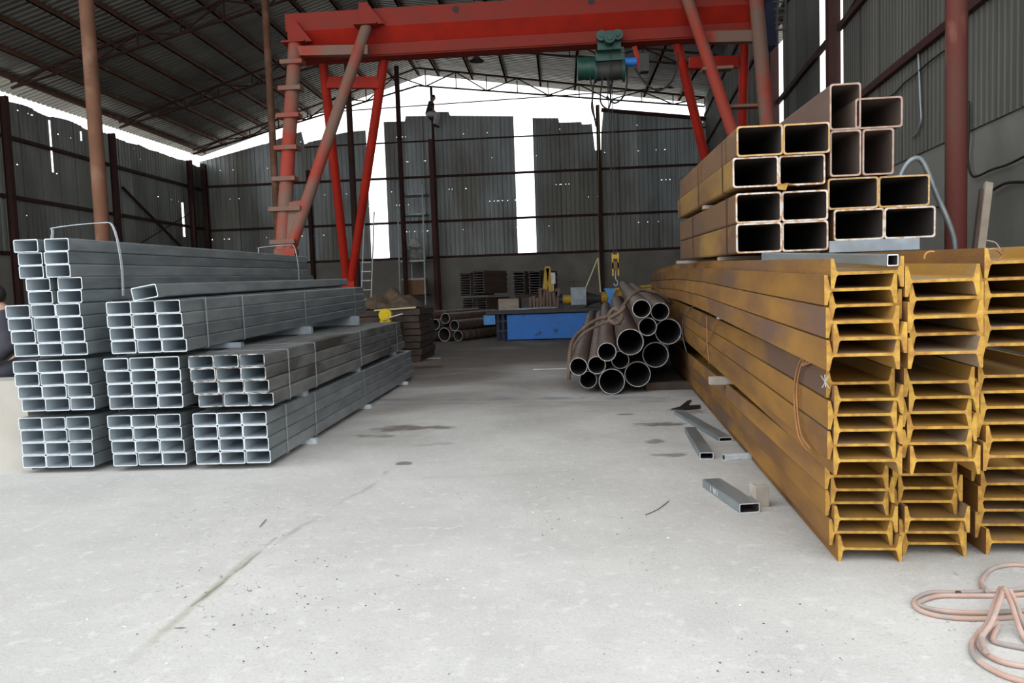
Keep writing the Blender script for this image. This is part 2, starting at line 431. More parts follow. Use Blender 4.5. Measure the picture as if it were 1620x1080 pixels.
m_ = MB(); m_.bar((.16,27.5,3.3), (.16,32.8,5.3), .03, .03); m_.build('brace', M['primer_dark'], wl)

# right wall ------------------------------------------------------
def onR(px, py, off=.05):
    """point on the right wall"""
    d = ray(px, py); t = (3.62-off)/(d.x - .083*d.y); return CAM + d*t
ang = math.atan(.083)
wr = empty('wall_right', (3.62, 0, 0), (0,0,-ang)); tag(wr, kind='structure')
LW = YB/math.cos(ang)
m_ = MB(); m_.box(0, .24, 3, LW, 0, 3.0); m_.build('masonry_base', M['plaster'], wr)
def wloc(Y): return Y/math.cos(ang)
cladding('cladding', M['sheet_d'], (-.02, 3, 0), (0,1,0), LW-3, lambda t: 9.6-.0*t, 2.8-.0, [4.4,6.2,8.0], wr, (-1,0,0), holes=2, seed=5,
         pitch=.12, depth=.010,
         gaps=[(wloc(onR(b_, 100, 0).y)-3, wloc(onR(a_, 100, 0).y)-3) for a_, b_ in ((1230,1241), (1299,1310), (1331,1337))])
for z, d in ((onR(1420,106).z,.10), (onR(1306,72).z,.10), (7.3,.10), (8.6,.10)):
    m_ = MB(); m_.box(-.10, -.03, 3, LW, z-d/2, z+d/2); m_.build('girt', M['primer_dark'], wr)
m_ = MB(); m_.box(-.012, .0, wloc(7.07), wloc(7.5), 2.9, 3.18); m_.build('cement_patch', M['patch'], wr)

# roof ------------------------------------------------------------
cl = empty('ceiling'); tag(cl, kind='structure')
Y0R, Y1R = 5.0, 34.8
for nm, xa, xb in (('roof_sheets', -16.6, AX), ('roof_sheets', AX, 7.4)):
    mb = MB(); pr = corr_profile(Y1R-Y0R, .22, .035); fs = []; vs = []
    for t, d in pr:
        xe = xa - (.03*(Y1R-Y0R-t) if xa < -10 else 0)
        vs += [(xe, Y0R+t, roofz(xe)+.14+d), (xb, Y0R+t, roofz(xb)+.14+d)]
    for i in range(len(pr)-1): fs.append((2*i, 2*i+1, 2*i+3, 2*i+2))
    mb.add(vs, fs); o = mb.build(nm, M['roof'], cl, fix=False)
    md = o.modifiers.new('thickness', 'SOLIDIFY'); md.thickness = .003
xs = [-16.1 + i*1.0 for i in range(11)] + [-5.2 + i*1.5 for i in range(9)]
for x in xs:
    z = roofz(x)
    m_ = MB(); m_.box(x-.035, x+.035, Y0R, 34.2, z, z+.135); m_.box(x-.035, x+.06, Y0R, 34.2, z, z+.012)
    m_.build('purlin', M['primer'] if x > -17 else M['primer_dark'], cl)

def truss(Y, label, ends):
    t = empty('roof_truss', (0, Y, 0)); tag(t, label, 'roof truss', 'steel roof trusses')
    xa, xb = ends; D = .74; dz = -.06
    def top(x): return roofz(x)+dz
    for n_, off in (('top_chord', 0), ('bottom_chord', -D)):
        m_ = MB(); seg = [xa, AX, xb]
        for p, q in zip(seg, seg[1:]):
            o1 = off if p != xa else off*.25; o2 = off if q != xb else off*.5
            m_.bar((p,0,top(p)+o1), (q,0,top(q)+o2), .06, .06)
        m_.build(n_, M['primer_dark'], t)
    def bot(x):
        if x < AX: k = (x-xa)/(AX-xa); return top(x) - D*(.25+.75*k)
        k = (x-AX)/(xb-AX); return top(x) - D*(1-.5*k)
    m_ = MB(); x = xa; i = 0
    n = round((xb-xa)/1.3); st = (xb-xa)/n
    for i in range(n):
        x = xa + i*st
        if i % 2: m_.bar((x,0,top(x)), (x+st,0,bot(x+st)), .045)
        else: m_.bar((x,0,bot(x)), (x+st,0,top(x+st)), .045)
        m_.bar((x+st,0,top(x+st)), (x+st,0,bot(x+st)), .04)
    m_.build('web_bracing', M['primer_dark'], t)
    return t
truss(33.0, 'roof truss farthest back, just in front of the open gable', (-16.1, 6.2))
truss(27.4, 'roof truss second from the back wall', (-16.1, 5.6))
truss(21.9, 'roof truss third from the back wall, some way behind the red gantry', (-16.1, 5.0))
truss(16.4, 'roof truss nearest the front, just behind the gantry beam', (-16.1, 4.5))
m_ = MB(); m_.sweep([(-10.2,32.7,9.25),(6.2,32.7,9.55)], .025, 6); m_.sweep([(-10.2,32.7,9.25),(-16.1,32.7,7.75)], .018, 6)
tag(m_.build('tie_rod', M['primer_dark']), 'thin straight tie rod across the open gable behind the seated person', 'tie rod')

# ---------------------------------------------------------------- columns and posts
def round_col(x, y, h, r, m, label, lean=0, group=None):
    c = empty('steel_column', (x, y, 0)); tag(c, label, 'column', group)
    s = MB(); s.cyl((0,0,.02), (lean,0,h), r, 20); s.build('shaft', m, c)
    s = MB(); s.box(-r*1.8, r*1.8, -r*1.8, r*1.8, 0, .02); s.build('base_plate', M['primer_dark'], c)
    return c
p = onY(163,380,11.5)
round_col(p.x, 11.5, roofz(p.x)-.1, .105, M['primer'], 'thick brown round column rising behind the galvanised tubes at left')
p = onY(440,380,18.5)
round_col(p.x, 18.5, roofz(p.x)-.1, .085, M['primer'], 'slim brown round column just left of the gantry ladder leg')
p = onY(560,330,25.4)
round_col(p.x, 25.4, roofz(p.x)-.1, .10, M['primer_dark'], 'dark round column seen between the red V legs')
p = onY(640,400,31.8)
round_col(p.x, 31.8, roofz(p.x)-.1, .10, M['primer_dark'], 'dark round column standing through the rack with sacks')
p = onY(1512,380,7.0)
round_col(p.x, 7.0, 7.6, .088, M['primer_red'], 'red oxide round column in front of the right wall')

def ipost(x, y, h, label, rot=0, wd=.16, m='primer_dark'):
    c = empty('steel_post', (x, y, 0), (0,0,rot)); tag(c, label, 'post')
    s = MB(); s.box(-wd/2, wd/2, -.1, -.088, 0, h); s.box(-wd/2, wd/2, .088, .1, 0, h); s.box(-.005, .005, -.088, .088, 0, h)
    s.build('shaft', M[m], c)
    s = MB(); s.box(-wd, wd, -.16, .16, 0, .015); s.build('base_plate', M[m], c)
for Y, lb in ((21.4, 'left wall post at the left edge of the photograph'), (26.7, 'left wall post half hidden behind the thick brown column'),
              (32.4, 'left wall post nearest the back corner')):
    ipost(XL+.30, Y, 7.45, lb, R(90))
ipost(XL+.3, YB-.3, 7.5, 'corner post where left and back walls meet', 0, .22)
for px, py, h, lb in ((493,380,7.0,'back wall post between the ladder leg and the red V'), (688,380,8.1,'back wall post below the seated person'),
                  (951,380,9.2,'back wall post behind the hanging hoist ropes')):
    p = onY(px, py, YB-.25); ipost(p.x, YB-.25, h, lb, 0, .16 if px != 688 else .20, 'primer_dark' if px != 688 else 'primer_mid')
p = onY(684,170,YB-.75)
s = empty('steel_post', (p.x, YB-.75, 0)); tag(s, 'thin pole carrying the seated person up to the ridge', 'post')
m_ = MB(); m_.cyl((0,0,0), (-.02,0,roofz(p.x)-.75), .06, 10); m_.build('shaft', M['primer_dark'], s)
for Y, lb in ((onR(1318,100,.14).y, 'dark right wall post between two bright slots'), (onR(1224,100,.14).y, 'dark right wall post behind the gantry ladder leg')):
    ipost(XR(Y)-.14, Y, 9.3, lb, -ang, .19)

# ---------------------------------------------------------------- galvanised tubes
def rect_prof(w_, h_, r, n=3):
    pts = []
    for cx, cz, a0 in ((w_/2-r, r, -90), (w_/2-r, h_-r, 0), (-w_/2+r, h_-r, 90), (-w_/2+r, r, 180)):
        for k in range(n+1):
            a = R(a0 + 90*k/n); pts.append((cx + r*math.cos(a), cz + r*math.sin(a)))
    return pts
def tube_mesh(name, prof_o, prof_i, L_, mats, segs=1, bend=None):
    mb = MB(); n = len(prof_o)
    ys = [L_*k/segs for k in range(segs+1)]
    bz_ = bend or (lambda y: 0)
    vo = [(x, y, z+bz_(y)) for y in ys for x, z in prof_o]; vi = [(x, y, z+bz_(y)) for y in ys for x, z in prof_i]
    fo = []; fi = []
    for s_ in range(segs):
        for k in range(n):
            l = (k+1) % n
            fo.append((s_*n+k, s_*n+l, (s_+1)*n+l, (s_+1)*n+k)); fi.append((s_*n+l, s_*n+k, (s_+1)*n+k, (s_+1)*n+l))
    mb.add(vo, fo, 0, n > 20); mb.add(vi, fi, 2, n > 20)
    for e, fl in ((0, 0), (segs, 1)):
        ring = [vo[e*n+k] for k in range(n)] + [vi[e*n+k] for k in range(n)]
        mb.add(ring, [((k+1) % n, k, n+k, n+(k+1) % n) if not fl else (k, (k+1) % n, n+(k+1) % n, n+k) for k in range(n)], 1)
    return mb.build(name, mats, fix=False)
GW, GH, GL = .194, .0985, 5.9
def rect_tube(name, w_, h_, L_, t, r, mats):
    po = rect_prof(w_, h_, r); pi_ = [(x*(w_-2*t)/w_, t+(z)*(h_-2*t)/h_) for x, z in po]
    return tube_mesh(name, po, pi_, L_, mats)
protoG = rect_tube('galvanised_tube', GW, GH, GL, .0065, .012, [M['galv'], M['galv_rim'], M['galv_in']])
protoD = rect_tube('galvanised_tube', GW, GH, GL, .0065, .012, [M['galv_dirty'], M['rim_dirty'], M['galv_in']])
used = {protoG.name: False, protoD.name: False}
def place(proto, loc, rot):
    if not used.get(proto.name):
        used[proto.name] = True; proto.location = loc; proto.rotation_euler = rot; return proto
    return dup(proto, loc, rot)
ROW = ['bottom row', 'third row', 'second row', 'top row']
COLN = ['left column', 'middle column', 'right column']
strap_i = 0
def strap(name, w_, h_, off, loc, rot, label, m, bw=.018, th=.0022, loose=0, group=None, x0=0, cat='strap'):
    a, b_ = w_/2 + th, h_
    mb = MB()
    rd = .01 if not loose else .05
    pr = []
    for cx, cz, a0 in ((a-rd, rd-th, -90), (a-rd, b_-rd+th+loose, 0), (-a+rd, b_-rd+th+loose, 90), (-a+rd, rd-th, 180)):
        for k in range(5):
            q = R(a0+90*k/4); pr.append((cx+rd*math.cos(q), cz+rd*math.sin(q)))
    n = len(pr); cz0 = h_/2
    def sc(p, e):
        d = Vector((p[0], p[1]-cz0)).normalized() * e; return (p[0]+d.x, p[1]+d.y)
    vs = []
    for yy in (off, off+bw):
        vs += [(x0+p[0], yy, p[1]) for p in pr] + [(x0+sc(p, th)[0], yy, sc(p, th)[1]) for p in pr]
    fs = []
    for k in range(n):
        l = (k+1) % n
        fs += [(k, l, n+l, n+k), (2*n+k, 3*n+k, 3*n+l, 2*n+l), (n+k, n+l, 3*n+l, 3*n+k), (k, 2*n+k, 2*n+l, l)]
    mb.add(vs, fs)
    o = mb.build(name, m); o.location = loc; o.rotation_euler = rot
    return tag(o, label, cat, group)

def bundle(pxl, pyb, z0, Yf, desc, lean, yaw, proto=protoG, straps=(.35, 1.1, 2.9, 5.2), grp='', mix_rows=None, pitch=0):
    """pxl = pixel column of the lower left corner; z0 height; lean = x shift of each row"""
    p = onY(pxl, pyb, Yf); X0 = p.x
    rz = -math.atan(yaw)
    T = Matrix.Translation((X0, Yf, z0)) @ Matrix.Rotation(rz, 4, 'Z') @ Matrix.Rotation(R(pitch), 4, 'X')
    for r_ in range(4):
        for c in range(3):
            q = T @ Vector((GW/2 + c*(GW+.0015) + lean[r_] + (random.random()-.5)*.0, (random.random()-.5)*.02, r_*(GH+.0012)))
            pr_ = proto if not mix_rows or r_ in mix_rows else protoG
            o = place(pr_, q, (R(pitch), 0, rz))
            tag(o, f'galvanised rectangular tube, {ROW[r_]}, {COLN[c]}, {desc}', 'steel tube', grp or desc)
    lo, hi = min(lean), max(lean); W = 3*(GW+.0015)+hi-lo
    names = ['strap nearest the camera', 'second strap from the front', 'third strap from the front', 'strap farthest back']
    for k, s_ in enumerate(straps):
        strap('steel_strap', W+.012, 4*(GH+.0012), s_, (X0, Yf, z0), (R(pitch),0,rz), f'thin {names[k]} around the {desc}', M['strap_grey'],
              x0=W/2+lo, bw=.016, group='bundle straps')
    return T
bundle(36,752, .045, 5.62, 'floor bundle beside low wall', [.012,.010,.004,0], .0)
bundle(175,749, .045, 5.62, 'floor bundle in the middle', [.033,.024,.010,0], -.01)
bundle(309,745, .045, 5.62, 'floor bundle beside the aisle', [.015,.008,.004,0], -.01)
bundle(29,664, .492, 5.60, 'second tier bundle farthest left', [.03,.015,.0,-.015], -.038)
bundle(172,657, .492, 5.60, 'second tier bundle in the middle', [.008,.004,0,-.008], -.038)
bundle(309,648, .492, 5.60, 'dirty second tier bundle beside the aisle', [.03,.0,-.02,-.03], -.038, proto=protoD, mix_rows=(0,1,2,3))
bundle(20,568, .925, 5.58, 'third tier bundle farthest left', [.02,.008,-.005,-.02], -.025, pitch=1.15)
bundle(176,565, .925, 5.58, 'third tier bundle beside the aisle', [.01,.0,-.008,-.015], -.025, pitch=1.15)

# loose pile on top
rz = -math.atan(-.025)
LAY = [(25,373),(72,373),(27,397),(71,397),(28,419),(73,418),(38,440),(87,439),(41,461),(86,461)]
lab = ['top left tube', 'top right tube', 'left tube, second row', 'right tube, second row', 'left tube, third row', 'right tube, third row',
       'left tube, fourth row', 'right tube, fourth row', 'left tube, bottom row', 'right tube, bottom row']
pb = onY(40,481,5.6)
ROWX = [0, 0, .006, .006, .012, .012, .055, .055, .063, .063]
for k, (px, py) in enumerate(LAY):
    r_ = 4 - k//2
    X = onY(LAY[k][0], 430, 5.6).x + GW/2
    if k % 2: X = max(X, Xl + GW + .003)
    Xl = X
    o = place(protoG, (X, 5.6 + (k*37 % 5)*.006, 1.326 + r_*(GH+.0013)), (R(1.15), 0, rz))
    tag(o, f'galvanised rectangular tube, {lab[k]} of the loose pile on top', 'steel tube', 'loose tubes on top of left stack')
# single tilted tube
p = onY(231,473,5.45)
o = place(protoG, (p.x, 5.45, 1.335), (R(1.25), R(-9), -math.atan(-.038)))
tag(o, 'single tilted galvanised tube lying on the third tier bundle', 'steel tube')

# loose bands around the top pile
for Yo, lb in ((.45, 'wide loose galvanised band looped over the top pile near its front'), (5.1, 'loose galvanised band around the far end of top pile')):
    X0 = onY(25,430,5.6).x
    w0, w1 = X0 - .02, X0 + 2*GW + .16
    pts = [(w0, -.02, -.0), (w0-.01, 0, .3), (w0+.02, .02, .56), (w0+.05,.02,.60), (w1-.12,.0,.62), (w1-.02,.01,.585), (w1+.015,.03,.3), (w1+.0,.05,.02)]
    dx = .03*(-Yo)
    m_ = MB(); P_ = spline([(x+dx, y+5.6+Yo, z+1.345+Yo*.02) for x, y, z in pts], 5)
    vs = []; fs = []
    for q in P_: vs += [q, q+Vector((0,.03,0))]
    for i in range(len(P_)-1): fs.append((2*i, 2*i+1, 2*i+3, 2*i+2))
    m_.add(vs, fs); o = m_.build('galvanised_band', M['galv_rim'], fix=False)
    md = o.modifiers.new('t', 'SOLIDIFY'); md.thickness = .004
    tag(o, lb, 'strap')

# spacers under the bundles
spr = []
def spacer(x0, x1, y, z0, z1, label, m='galv_rim', wd=.06, rot=0, name='spacer_bar'):
    mb = MB(); t = .005; hw = wd/2; h = z1-z0; L_ = x1-x0
    o_ = [(-hw,0),(hw,0),(hw,h),(-hw,h)]; i_ = [(-hw+t,t),(hw-t,t),(hw-t,h-t),(-hw+t,h-t)]
    if h < .02: mb.box(0, L_, -hw, hw, 0, h)
    else:
        vs = [(X, a_, c_) for X in (0, L_) for a_, c_ in o_] + [(X, a_, c_) for X in (0, L_) for a_, c_ in i_]
        fs = []
        for k in range(4):
            l = (k+1) % 4
            fs += [(k, l, 4+l, 4+k), (8+l, 8+k, 12+k, 12+l), (k, 8+k, 8+l, l), (4+k, 4+l, 12+l, 12+k)]
        mb.add(vs, fs)
    o = mb.build(name, M[m]); o.location = (x0, y, z0); o.rotation_euler = (0,0,rot)
    return tag(o, label, 'spacer', 'spacers between stacked steel')
pos = ['nearest the camera', 'halfway along', 'towards the back']
for k, Y in enumerate((6.6, 8.6, 10.8)):
    spacer(-4.35, -2.225-.01*(Y-5.6), Y, 0, .045, f'flat steel spacer on the floor under the left stack, {pos[k]}')
    spacer(-4.45, -2.235-.035*(Y-5.6), Y-.1, .441, .492, f'steel spacer above the floor bundles, {pos[k]}', 'zinc_box')
    spacer(-4.45, -2.76-.026*(Y-5.6), Y-.2, .893, .922+.02*(Y-5.8), f'steel spacer above the second tier bundles, {pos[k]}', 'zinc_box')

# ---------------------------------------------------------------- I-beams
def ibeam_mesh(name, L_, segs, bend, D=.28, B=.122, tw=.012):
    h = B/2; a, c = .012, .0225
    pr = [(0,-h),(a,-h),(c,-tw/2-.006),(c+.006,-tw/2),(D-c-.006,-tw/2),(D-c,-tw/2-.006),(D-a,-h),(D,-h),
          (D,h),(D-a,h),(D-c,tw/2+.006),(D-c-.006,tw/2),(c+.006,tw/2),(c,tw/2+.006),(a,h),(0,h)]
    pr = [(x, z+h) for x, z in pr]; n = len(pr); mb = MB()
    ys = [L_*k/segs for k in range(segs+1)]
    vs = [(x, y, z+bend(y)) for y in ys for x, z in pr]
    fs = [(s_*n+k, s_*n+(k+1) % n, (s_+1)*n+(k+1) % n, (s_+1)*n+k) for s_ in range(segs) for k in range(n)]
    for f_ in fs:
        k = f_[0] % n
        mb.add([vs[i] for i in f_], [(0,1,2,3)], 0 if k in (15, 7) or tw != .012 or segs < 0 else 2)
    # end faces: left flange, web, right flange
    for e in (0, segs):
        q = vs[e*n:(e+1)*n]
        for idx in ((0,1,2,13,14,15), (2,3,12,13), (3,4,11,12), (4,5,10,11), (5,6,7,8,9,10)):
            mb.add([q[i] for i in idx], [tuple(range(len(idx)))], 1)
    o = mb.build(name, [M['rust_y'], M['rust_end'], M['rust_in']])
    return o
def bend3(y):
    pts = [(0,0),(1.9,.06),(3.9,.13),(6.5,.185),(12,.20)]
    for (a, za), (b_, zb) in zip(pts, pts[1:]):
        if y <= b_: return za+(zb-za)*(y-a)/(b_-a)
    return .2
pI = [ibeam_mesh('rusty_i_beam', 9, 1, lambda y: 0), ibeam_mesh('rusty_i_beam', 9, 1, lambda y: .025*y), ibeam_mesh('rusty_i_beam', 12, 16, bend3)]
ORD = ['bottom', 'second from bottom', 'third from bottom', 'third from top', 'second from top', 'top']
def icol(tier, X0, Yf, z0, n, desc, first_right=True, lean=0.0, sp=.0665, yaw=.057):
    rnd = random.Random(tier*31 + int(X0*100))
    for i in range(n):
        sh = .024 if (i % 2 == 0) == first_right else 0
        yj = (rnd.random()-.5)*.07
        loc = (X0 + sh + lean*i + yj*yaw, Yf + yj, z0 + i*sp)
        o = place(pI[tier], loc, (0, 0, -math.atan(yaw)))
        w_ = ORD if n == 6 else ['bottom', 'second from bottom', 'middle', 'second from top', 'top']
        tn = ('floor tier', 'middle tier', 'upper tier')[tier]
        tag(o, f'rusty yellow I-beam, {w_[i]} of the {tn}, {desc}', 'steel beam', f'I-beams of the {tn}')
A_, B_, C_ = 'stack column beside the aisle', 'middle stack column', 'stack column by right wall'
XA1 = 1.21
icol(0, XA1, 3.55, .0, 6, A_, True, -.005)
icol(0, XA1+.312, 3.55, .0, 6, B_, True, -.006)
xc = onz(1550,876).x
icol(0, xc, 3.62, .0, 6, C_, True, -.003)
XA2 = onY(1310,700,3.3).x
icol(1, XA2, 3.3, .462, 6, A_, True, .0)
icol(1, XA2+.312, 3.3, .462, 6, B_, True, .0)
icol(1, max(onY(1528,700,3.33).x, XA2+.64), 3.33, .47, 6, C_, False, -.003)
XA3 = onY(1305,500,3.14).x
icol(2, XA3, 3.14, .935, 6, A_, False, .001, .0655)
icol(2, XA3+.313, 3.14, .935, 5, B_, False, .0, .0715)
icol(2, max(onY(1540,500,3.2).x, XA3+.645), 3.2, .95, 6, C_, False, -.002, .067)

# timber and steel packing pieces in the I-beam stack
def block(name, a, dx, dy, dz, m, label, cat, rot=0, group=None):
    mb = MB(); mb.box(0, dx, 0, dy, 0, dz); o = mb.build(name, M[m]); o.location = a; o.rotation_euler = (0,0,rot)
    bv = o.modifiers.new('b', 'BEVEL'); bv.width = .004; bv.segments = 2
    return tag(o, label, cat, group)
block('timber_block', (1.22,6.46,.448), .36, .09, .065, 'wood_pale', 'pale timber packing piece poking out above the floor tier of I-beams', 'timber')
block('timber_block', (1.305,6.5,.999), .30, .08, .045, 'white', 'white packing piece poking out below the upper tier of I-beams', 'timber')

# tie wires round the beams
def wire(pts, r, label, m='wire_o', name='tie_wire', cat='wire', n=6):
    mb = MB(); mb.sweep(spline(pts, 6), r, 6); return tag(mb.build(name, M[m]), label, cat)
def X_(Y, base=XA2): return base + .057*(Y-3.3)
def iw(px, py, Y): return onY(px, py, Y)
def wire_px(pp, label, m='wire_o', r=.005, tier=1):
    pts = []
    for px, py in pp:
        d = ray(px, py)
        # meet the plane just in front of the beam faces on the aisle side: X = XA2-.02 + .057 (Y-3.3)
        t = (XA2-.02-.057*3.3)/(d.x-.057*d.y); pts.append(CAM+d*t)
    wire(pts, r, label, m)
wire_px([(1275,562),(1264,575),(1257,610),(1258,650),(1264,690),(1278,712)], 'double rusty wire looped round the middle I-beam tier near its front')
wire_px([(1278,560),(1267,580),(1261,612),(1262,650),(1268,688),(1281,708)], 'inner strand of the rusty wire loop round the middle tier')
wire_px([(1272,560),(1280,568),(1268,578),(1285,572)], 'knot of rusty wire on the middle I-beam tier')
wire_px([(1097,484),(1082,500),(1080,530),(1086,556)], 'grey looped wire far back on the middle I-beam tier', 'galv')
wire_px([(1133,510),(1122,535),(1112,560)], 'slanting rusty wire below the white packing piece')
wire_px([(1118,500),(1119,545),(1122,575)], 'hanging rusty wire below the white packing piece')

# ---------------------------------------------------------------- heavy box sections on top of the beams
BL = 3.0
def bigtube(name, w_, h_, mats):
    return rect_tube(name, w_, h_, BL, .011, .018, mats)
orange = [M['rust_brown'], M['rim_bright'], M['box_in']]
M['rim_brown'] = mat('brown_cut_edge', (.36,.22,.16), (.50,.38,.32), 20, .7)
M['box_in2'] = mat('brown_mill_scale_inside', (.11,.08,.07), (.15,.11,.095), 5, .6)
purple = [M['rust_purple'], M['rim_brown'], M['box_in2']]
yell = [M['rust_brown'], M['rim_orange'], M['box_in']]
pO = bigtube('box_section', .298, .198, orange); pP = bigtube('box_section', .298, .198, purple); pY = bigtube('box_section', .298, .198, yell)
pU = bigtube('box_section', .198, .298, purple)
BY = -math.atan(.03)
tilt = R(1.3)
def big(proto, px, Y, z, label, grp, dry=0):
    X = onY(px, 300, Y).x
    o = place(proto, (X, Y, z), (tilt, R(dry), BY)); return tag(o, label, 'steel tube', grp)
g1 = 'rusty box sections stacked in two pairs'
zb = 1.497
for r_, (l, q, pr_) in enumerate((((1163.5), 'bottom row', pO), (1163.5, 'second row', pO), (1159.5, 'third row', pO), (1165.5, 'top row', pY))):
    z = zb + r_*.2 + (.035 if r_ > 1 else 0)
    X = onY(l, 300, 5.2).x + .149
    for c, side in enumerate(('left', 'right')):
        o = place(pr_, (X + c*.301, 5.2+(r_ == 3)*-.02, z), (tilt, 0, BY))
        tag(o, f'rusty hollow box section, {side} one in the {q} of the left pile', 'steel tube', g1)
z2 = 1.557
pR3 = rect_tube('box_section', .324, .205, BL, .011, .018, orange); pR4 = rect_tube('box_section', .324, .205, BL, .011, .018, yell)
for r_, (l, q, pr_) in enumerate(((1319, 'bottom row', pR3), (1310, 'top row', pR4))):
    X = onY(l, 340, 5.22).x + .162
    for c, side in enumerate(('left', 'right')):
        o = place(pr_, (X + c*.327, 5.22, z2 + r_*.207), (tilt, 0, BY))
        tag(o, f'rusty hollow box section lying flat, {side}, {q} of the right pile', 'steel tube', 'box sections of the right pile')
for px, Y, z, lb in ((1337.5,5.2,1.977,'purple brown box section standing upright, left of the middle pair'), (1389,5.2,1.977,'purple brown box section standing upright, right of the middle pair'),
                 (1337.5,5.2,2.279,'purple brown box section standing upright, topmost of the right pile')):
    tag(place(pU, (onY(px,240,Y).x, Y, z), (tilt, 0, BY)), lb, 'steel tube', 'box sections of the right pile')
tag(place(pP, (onY(1389,190,5.2).x+.005, 5.2, 2.279), (tilt, 0, BY)), 'purple brown box section lying flat beside the topmost upright one', 'steel tube', 'box sections of the right pile')
for o in (pO, pP, pY, pU): pass
block('timber_block', (1.22,6.0,1.478), .66, .09, .03, 'wood', 'grey timber bearer under the left pile of box sections, nearer one', 'timber', group='timber bearers')
block('timber_block', (1.15,7.7,1.512), .70, .09, .03, 'wood', 'grey timber bearer under the left pile of box sections, farther one', 'timber', group='timber bearers')
block('timber_block', (1.18,6.4,1.918), .50, .08, .03, 'wood', 'grey timber piece between second and third row of left box pile', 'timber')
spacer(onY(1312,395,5.2).x, onY(1455,395,5.2).x, 5.3, 1.480, 1.556, 'bluish galvanised tube under the right pile of box sections', 'zinc_box', .2)
tg = rect_tube('galvanised_tube', .045, .045, 1.4, .004, .005, [M['galv'], M['galv_rim'], M['box_in']])
tg.location = (1.285, 3.06, 1.345); tg.rotation_euler = (R(3.2), 0, R(5))
tag(tg, 'short thin square tube lying on the front of the top I-beam', 'steel tube')
# straps round the left box pile
for k, (yo, lb) in enumerate(((.35, 'thin rusty strap round the upper left box pair near the front'), (1.5, 'thin rusty strap round the upper left box pair halfway'), (2.8, 'thin rusty strap round the upper left box pair at the far end'))):
    X = onY(1159.5, 300, 5.2).x
    strap('steel_strap', .625, .404, yo, (X, 5.2, zb+.435), (tilt,0,BY), lb, M['primer_dark'], x0=.31, group='box pile straps')
for k, (yo, lb) in enumerate(((.3, 'thin rusty strap round the lower left box pair near the front'), (2.0, 'thin rusty strap round the lower left box pair farther back'))):
    X = onY(1163.5, 300, 5.2).x
    strap('steel_strap', .61, .402, yo, (X, 5.2, zb), (tilt,0,BY), lb, M['primer_dark'], x0=.30, group='box pile straps')

# ---------------------------------------------------------------- round pipes
def round_prof(r, n): return [(r*math.cos(2*math.pi*k/n), r*math.sin(2*math.pi*k/n)) for k in range(n)]
pm = [M['pipe_out'], M['pipe_rim'], M['pipe_in']]
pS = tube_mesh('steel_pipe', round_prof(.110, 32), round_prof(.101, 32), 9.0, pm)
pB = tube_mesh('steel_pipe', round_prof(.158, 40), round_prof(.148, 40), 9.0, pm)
PIP = [(915.2,581,0,'small pipe farthest left in the bundle'), (947.6,581.7,0,'small pipe second from left in the lower row'), (960.5,551.7,0,'small pipe propped above its left neighbours'),
       (980.6,576,0,'small pipe in the centre of the bundle'), (929.6,605,0,'small dark pipe at lower left touching the floor'), (966.5,605.7,1,'large pipe lowest in the bundle, on the floor'),
       (1007.8,592.8,1,'large pipe at lower right, right of the lowest one'), (1038.3,563.5,1,'large dark pipe on the right side at middle height'),
       (996.3,539,1,'large pipe in the middle with wet brown side'), (1056.9,525,1,'large dark pipe farthest right against the I-beams'),
       (1024.8,516,0,'small pipe below the topmost one'), (1013.7,486.7,0,'small pipe topmost in the bundle'), (1044.3,493,0,'small pipe topmost on the right')]
YP = 9.2
pts = []
for px, py, k, lb in PIP:
    q = onY(px, py, YP); pts.append([q.x, q.z, (.159 if k else .111)])
for it in range(300):
    for i in range(len(pts)):
        for j in range(i):
            dx = pts[i][0]-pts[j][0]; dz_ = pts[i][1]-pts[j][1]; d = math.hypot(dx, dz_); mn = pts[i][2]+pts[j][2]
            if d < mn:
                e = (mn-d)/2/d; pts[i][0] += dx*e; pts[i][1] += dz_*e; pts[j][0] -= dx*e; pts[j][1] -= dz_*e
    for q in pts: q[1] = max(q[1], q[2]+.004)
for (px, py, k, lb), q, dy in zip(PIP, pts, (.05,.0,-.35,.1,.25,0,.1,.15,-.15,.1,-.1,-.2,.0)):
    pr_ = pB if k else pS
    o = place(pr_, (q[0]+dy*.056, YP+dy, q[1]+dy*.033), (R(1.9), 0, -math.atan(.056)))
    tag(o, 'rusty round '+lb, 'pipe', 'rusty round pipes in the aisle bundle')
# bearers that carry the pipes
block('timber_block', (1.0,9.5,0), 1.1, .16, .10, 'brown_dark', 'dark bearer on the floor below the right side of pipe bundle', 'timber')
block('timber_block', (.45,17.2,0), 1.9, .3, .26, 'brown_dark', 'dark bearer under the far end of the pipe bundle', 'timber')
# rope round the pipes
rp = [(905,545),(900,575)]
def ropeY(pp, Y): return [onY(px, py, Y) for px, py in pp]
def rope(pts, r, label):
    mb = MB(); mb.sweep(spline(pts, 8), r, 7); return tag(mb.build('binding_rope', M['rope']), label, 'rope')
rope([onY(*a_) for a_ in ((900,600,9.7),(901,560,9.8),(908,535,10.2),(925,518,10.4),(945,505,10.2),(965,500,10.0),(978,494,9.9),(990,478,10.2),(1003,464,10.4),(1018,459,10.6),(1040,464,10.7),(1062,480,10.9))], .026, 'thick dusty rope slung over the aisle pipe bundle')
rope([onY(*a_) for a_ in ((903,590,9.75),(906,555,9.9),(916,535,10.0),(935,520,10.0),(958,510,9.8),(972,506,9.8),(982,513,9.8))], .018, 'thinner rope strand hanging left of the pipe bundle')
rope([onY(*a_) for a_ in ((962,500,9.85),(972,488,9.8),(984,500,9.75),(975,512,9.75),(964,504,9.8),(980,494,9.75),(988,485,9.8))], .028, 'knot of thick rope on top of the pipe bundle')

